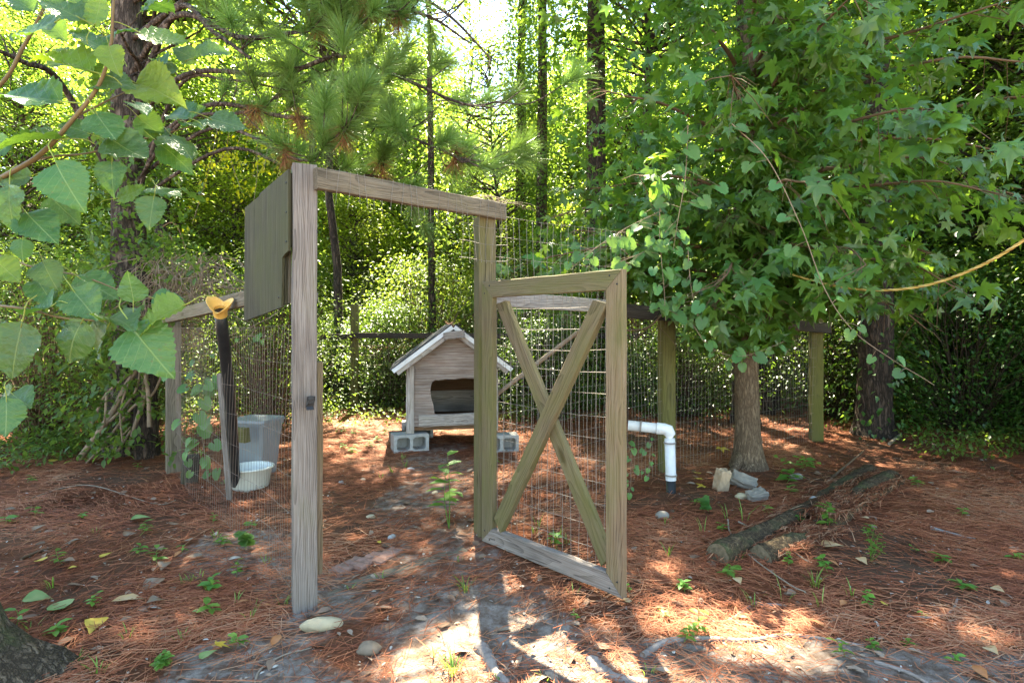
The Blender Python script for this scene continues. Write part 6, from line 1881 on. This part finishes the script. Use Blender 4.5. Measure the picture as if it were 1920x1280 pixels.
sd = 0
for px, py, h, n, grp, lab in [(872, 1108, 0.10, 16, None, 'bright grass tuft on the soil in front of the gate hinge'),
                               (850, 1262, 0.12, 26, None, 'yellow-green sunlit grass tuft at the edge of the sunny patch'),
                               (1530, 1100, 0.13, 16, None, 'grass tuft growing beside the short log butt'),
                               (1385, 1050, 0.07, 10, None, 'grass blades at the end of the mossy log'),
                               (1545, 985, 0.12, 14, None, 'grass blades leaning over the thicker log')] + \
        [(x_, y_, h_, n_, 'grass left of the gate post', 'thin green grass tuft on the straw left of the gate post') for x_, y_, h_, n_ in
         ((345, 1095, 0.06, 10), (390, 1108, 0.085, 16), (360, 1090, 0.06, 8), (375, 1085, 0.09, 5), (465, 1160, 0.07, 7), (530, 1135, 0.08, 10), (440, 1130, 0.06, 6), (478, 1140, 0.05, 6), (100, 1100, 0.10, 8), (60, 1180, 0.07, 6), (180, 1000, 0.07, 6), (340, 1200, 0.07, 6), (240, 1195, 0.08, 6), (500, 1055, 0.06, 6), (405, 1010, 0.07, 8), (140, 1245, 0.08, 12), (185, 1260, 0.08, 10), (270, 995, 0.05, 5))] + \
        [(x_, y_, h_, n_, 'grass inside the gateway', 'sparse grass tuft on bare soil inside the gateway') for x_, y_, h_, n_ in
         ((735, 885, 0.09, 12), (760, 875, 0.09, 12), (715, 895, 0.07, 8), (755, 860, 0.07, 8), (858, 1050, 0.06, 4), (658, 1105, 0.04, 5), (715, 1085, 0.05, 4))] + \
        [(x_, y_, h_, n_, 'wispy grass around the logs', 'tall wispy grass blades standing near the logs') for x_, y_, h_, n_ in
         ((1246, 985, 0.14, 4), (1320, 1000, 0.15, 4), (1365, 975, 0.17, 5), (1395, 980, 0.2, 4), (1470, 1130, 0.17, 4), (1415, 1140, 0.12, 6), (1255, 1045, 0.13, 6), (1600, 1120, 0.12, 4), (1540, 1140, 0.14, 3), (1000, 1000, 0.11, 6), (1045, 1010, 0.12, 8), (1010, 985, 0.1, 6), (1062, 1020, 0.09, 8), (1075, 1115, 0.06, 3), (1025, 1270, 0.06, 6), (1215, 1262, 0.06, 6), (815, 1225, 0.06, 6), (940, 1275, 0.06, 5))]:
    sd += 1
    grass_tuft(lab, px, py, h, n, 0.07, grp, sd)


def seedling(label, px, py, h, nleaf, size, group=None, seed=0, shape=OVAL6, mat='leaf_weed', spread=0.05, name='seedling'):
    g = np.random.default_rng(seed + 900)
    p = gp(px, py)
    root = thing(name, label, 'plant', tuple(p), group)
    mb = MB(); P = []; D = []
    ns = max(1, nleaf // 8)
    for s in range(ns):
        a_ = g.random() * 2 * PI
        top = p + Vector((math.cos(a_) * spread * g.random(), math.sin(a_) * spread * g.random(), h * (0.75 + 0.35 * g.random())))
        q = spline([p + Vector((0, 0, -0.005)), (p + top) / 2 + Vector((g.normal() * 0.01, g.normal() * 0.01, 0)), top], 4)
        mb.tube(q, np.linspace(0.0035 if h > 0.2 else 0.0016, 0.001, len(q)), 5)
        m = nleaf // ns
        for k in range(m):
            c = q[min(len(q) - 1, int((0.3 + 0.7 * (k + 1) / m) * (len(q) - 1)))]
            t = k * 2.4 + g.random()
            P.append((c.x, c.y, c.z)); D.append((math.cos(t), math.sin(t), -0.05 + 0.35 * g.random() * (k / m)))
    mb.build('stem', M['leaf_weed'], root)
    P = np.array(P); D = np.array(D)
    V, T, A = leaves(P, D, np.array([0, 0, 1.0]) + g.normal(size=P.shape) * 0.25, size * (0.7 + 0.5 * g.random(len(P))), shape, g.random(len(P)))
    obj('foliage', nmesh('foliage', V, None, T, A, True, M[mat]), root)
    return root


seedling('tall bright green pokeweed growing just inside the gateway', 842, 990, 0.45, 18, 0.115, None, 1, spread=0.05, name='pokeweed')
seedling('bushy dark green weed growing up by the thicker log', 1552, 1000, 0.20, 16, 0.07, None, 2)
seedling('tall leafy weed with small round leaves in the straw at the right', 1632, 1052, 0.16, 60, 0.03, None, 3, spread=0.10)
seedling('low clover patch with rounded leaves near the bottom left', 303, 1255, 0.05, 48, 0.032, None, 4, spread=0.12)
seedling('pair of large green seedlings at the foot of the sweetgum', 1475, 905, 0.13, 10, 0.12, None, 5, spread=0.08)
seedling('cluster of green seedlings between sweetgum and logs', 1505, 878, 0.12, 32, 0.075, None, 6, spread=0.28)
seedling('heart-leaved seedling against the wire left of the gate post', 460, 1030, 0.13, 8, 0.06, None, 7, HEART, 'leaf_grape', 0.05)
seedling('round-leaved seedling by the broken concrete', 1330, 960, 0.10, 8, 0.05, None, 8, HEART, 'leaf_grape', 0.09)
seedling('palmate weed near the cream stone', 450, 1208, 0.05, 8, 0.05, None, 9)
seedling('sprig of green behind the gate braces', 1045, 1030, 0.12, 16, 0.05, None, 10)
gl, gr_ = 'small seedlings left of the gateway', 'small seedlings right of the gate'
for k, (px, py, h, n, s) in enumerate(((65, 968, 0.06, 5, 0.06), (8, 985, 0.08, 6, 0.07), (340, 1035, 0.04, 5, 0.035), (50, 903, 0.06, 5, 0.06), (255, 880, 0.06, 5, 0.05), (165, 868, 0.08, 8, 0.07))):
    seedling('small green seedling in the straw left of the gateway', px, py, h, n, s, gl, 20 + k)
for k, (px, py, h, n, s) in enumerate(((1185, 1115, 0.07, 8, 0.03), (1260, 1160, 0.05, 8, 0.03), (1645, 1222, 0.05, 10, 0.035), (1690, 1210, 0.05, 6, 0.03), (1722, 915, 0.08, 10, 0.06), (1740, 1160, 0.04, 5, 0.025), (1800, 1245, 0.05, 6, 0.03), (1720, 1035, 0.04, 5, 0.03), (1081, 1162, 0.05, 4, 0.025), (1905, 1050, 0.05, 6, 0.05), (1480, 925, 0.07, 6, 0.07), (1300, 945, 0.05, 6, 0.05))):
    seedling('small bright seedling in the straw right of the gate', px, py, h, n, s, gr_, 40 + k)
for k, (px, py) in enumerate(((940, 835), (660, 850), (640, 812), (925, 870))):
    seedling('low green sprout on the pen floor near the dog house', px, py, 0.08, 9, 0.07, 'sprouts near the dog house', 60 + k)

for k in range(16):
    px_, py_ = R.uniform(1180, 1900), R.uniform(960, 1240)
    seedling('small bright seedling in the straw right of the gate', px_, py_, 0.05 + 0.05 * R.random(), 6 + 2 * R.randrange(4), 0.035 + 0.03 * R.random(), gr_, 100 + k)
for k in range(14):
    px_, py_ = R.uniform(10, 520), R.uniform(900, 1230)
    seedling('small green seedling in the straw left of the gateway', px_, py_, 0.04 + 0.05 * R.random(), 5 + 2 * R.randrange(3), 0.035 + 0.03 * R.random(), gl, 130 + k)
for k in range(8):
    px_, py_ = R.uniform(610, 760), R.uniform(775, 870)
    seedling('low green sprout on the pen floor near the dog house', px_, py_, 0.08, 8, 0.06, 'sprouts near the dog house', 160 + k)
g = np.random.default_rng(19)
mbT = MB()
for _ in range(420):
    xx = -6.5 + 13 * g.random(); yy = 9.6 + 1.6 * g.random()
    hh = 0.6 + 1.3 * g.random()
    p_ = Vector((xx, yy, G(xx, yy) - 0.03)); e_ = p_ + Vector((g.normal() * 0.35, g.normal() * 0.3, hh))
    mbT.tube(spline([p_, (p_ + e_) / 2 + Vector((g.normal() * 0.12, g.normal() * 0.12, 0)), e_], 3), np.linspace(0.006, 0.002, 7), 3)
o = mbT.build('dry_stems', M['twig_pale']); o['kind'] = 'stuff'
o['label'] = 'tangle of dry stems in the thicket behind the back rail'; o['category'] = 'brush'

# low ground cover in the shade at the right and along the left bank
g = np.random.default_rng(15)
cen = []
for _ in range(260):
    yy = 5.6 + 3.5 * g.random(); xx = 0.72 * yy + g.random() * 3.6
    cen.append((xx, yy, 0.06 + 0.12 * g.random()))
for _ in range(90):
    yy = 7.5 + 2 * g.random(); xx = -3.6 + g.random() * 4.2
    if abs(xx + 0.6) < 0.9 and yy < 7.8: continue
    cen.append((xx, yy, 0.05 + 0.1 * g.random()))
for _ in range(70):
    cen.append((-5.6 + 1.2 * g.random(), 5.0 + 1.6 * g.random(), 0.06 + 0.1 * g.random()))
cen = np.array(cen)
V, T, A = clump_leaves(cen, 22, 0.11, 0.055, g, OVAL, 0.45)
o = obj('ground_cover', nmesh('ground_cover', V, None, T, A, False, M['leaf_bush'])); o['kind'] = 'stuff'
o['label'] = 'low leafy ground cover in the shade of the wood'; o['category'] = 'ground cover'
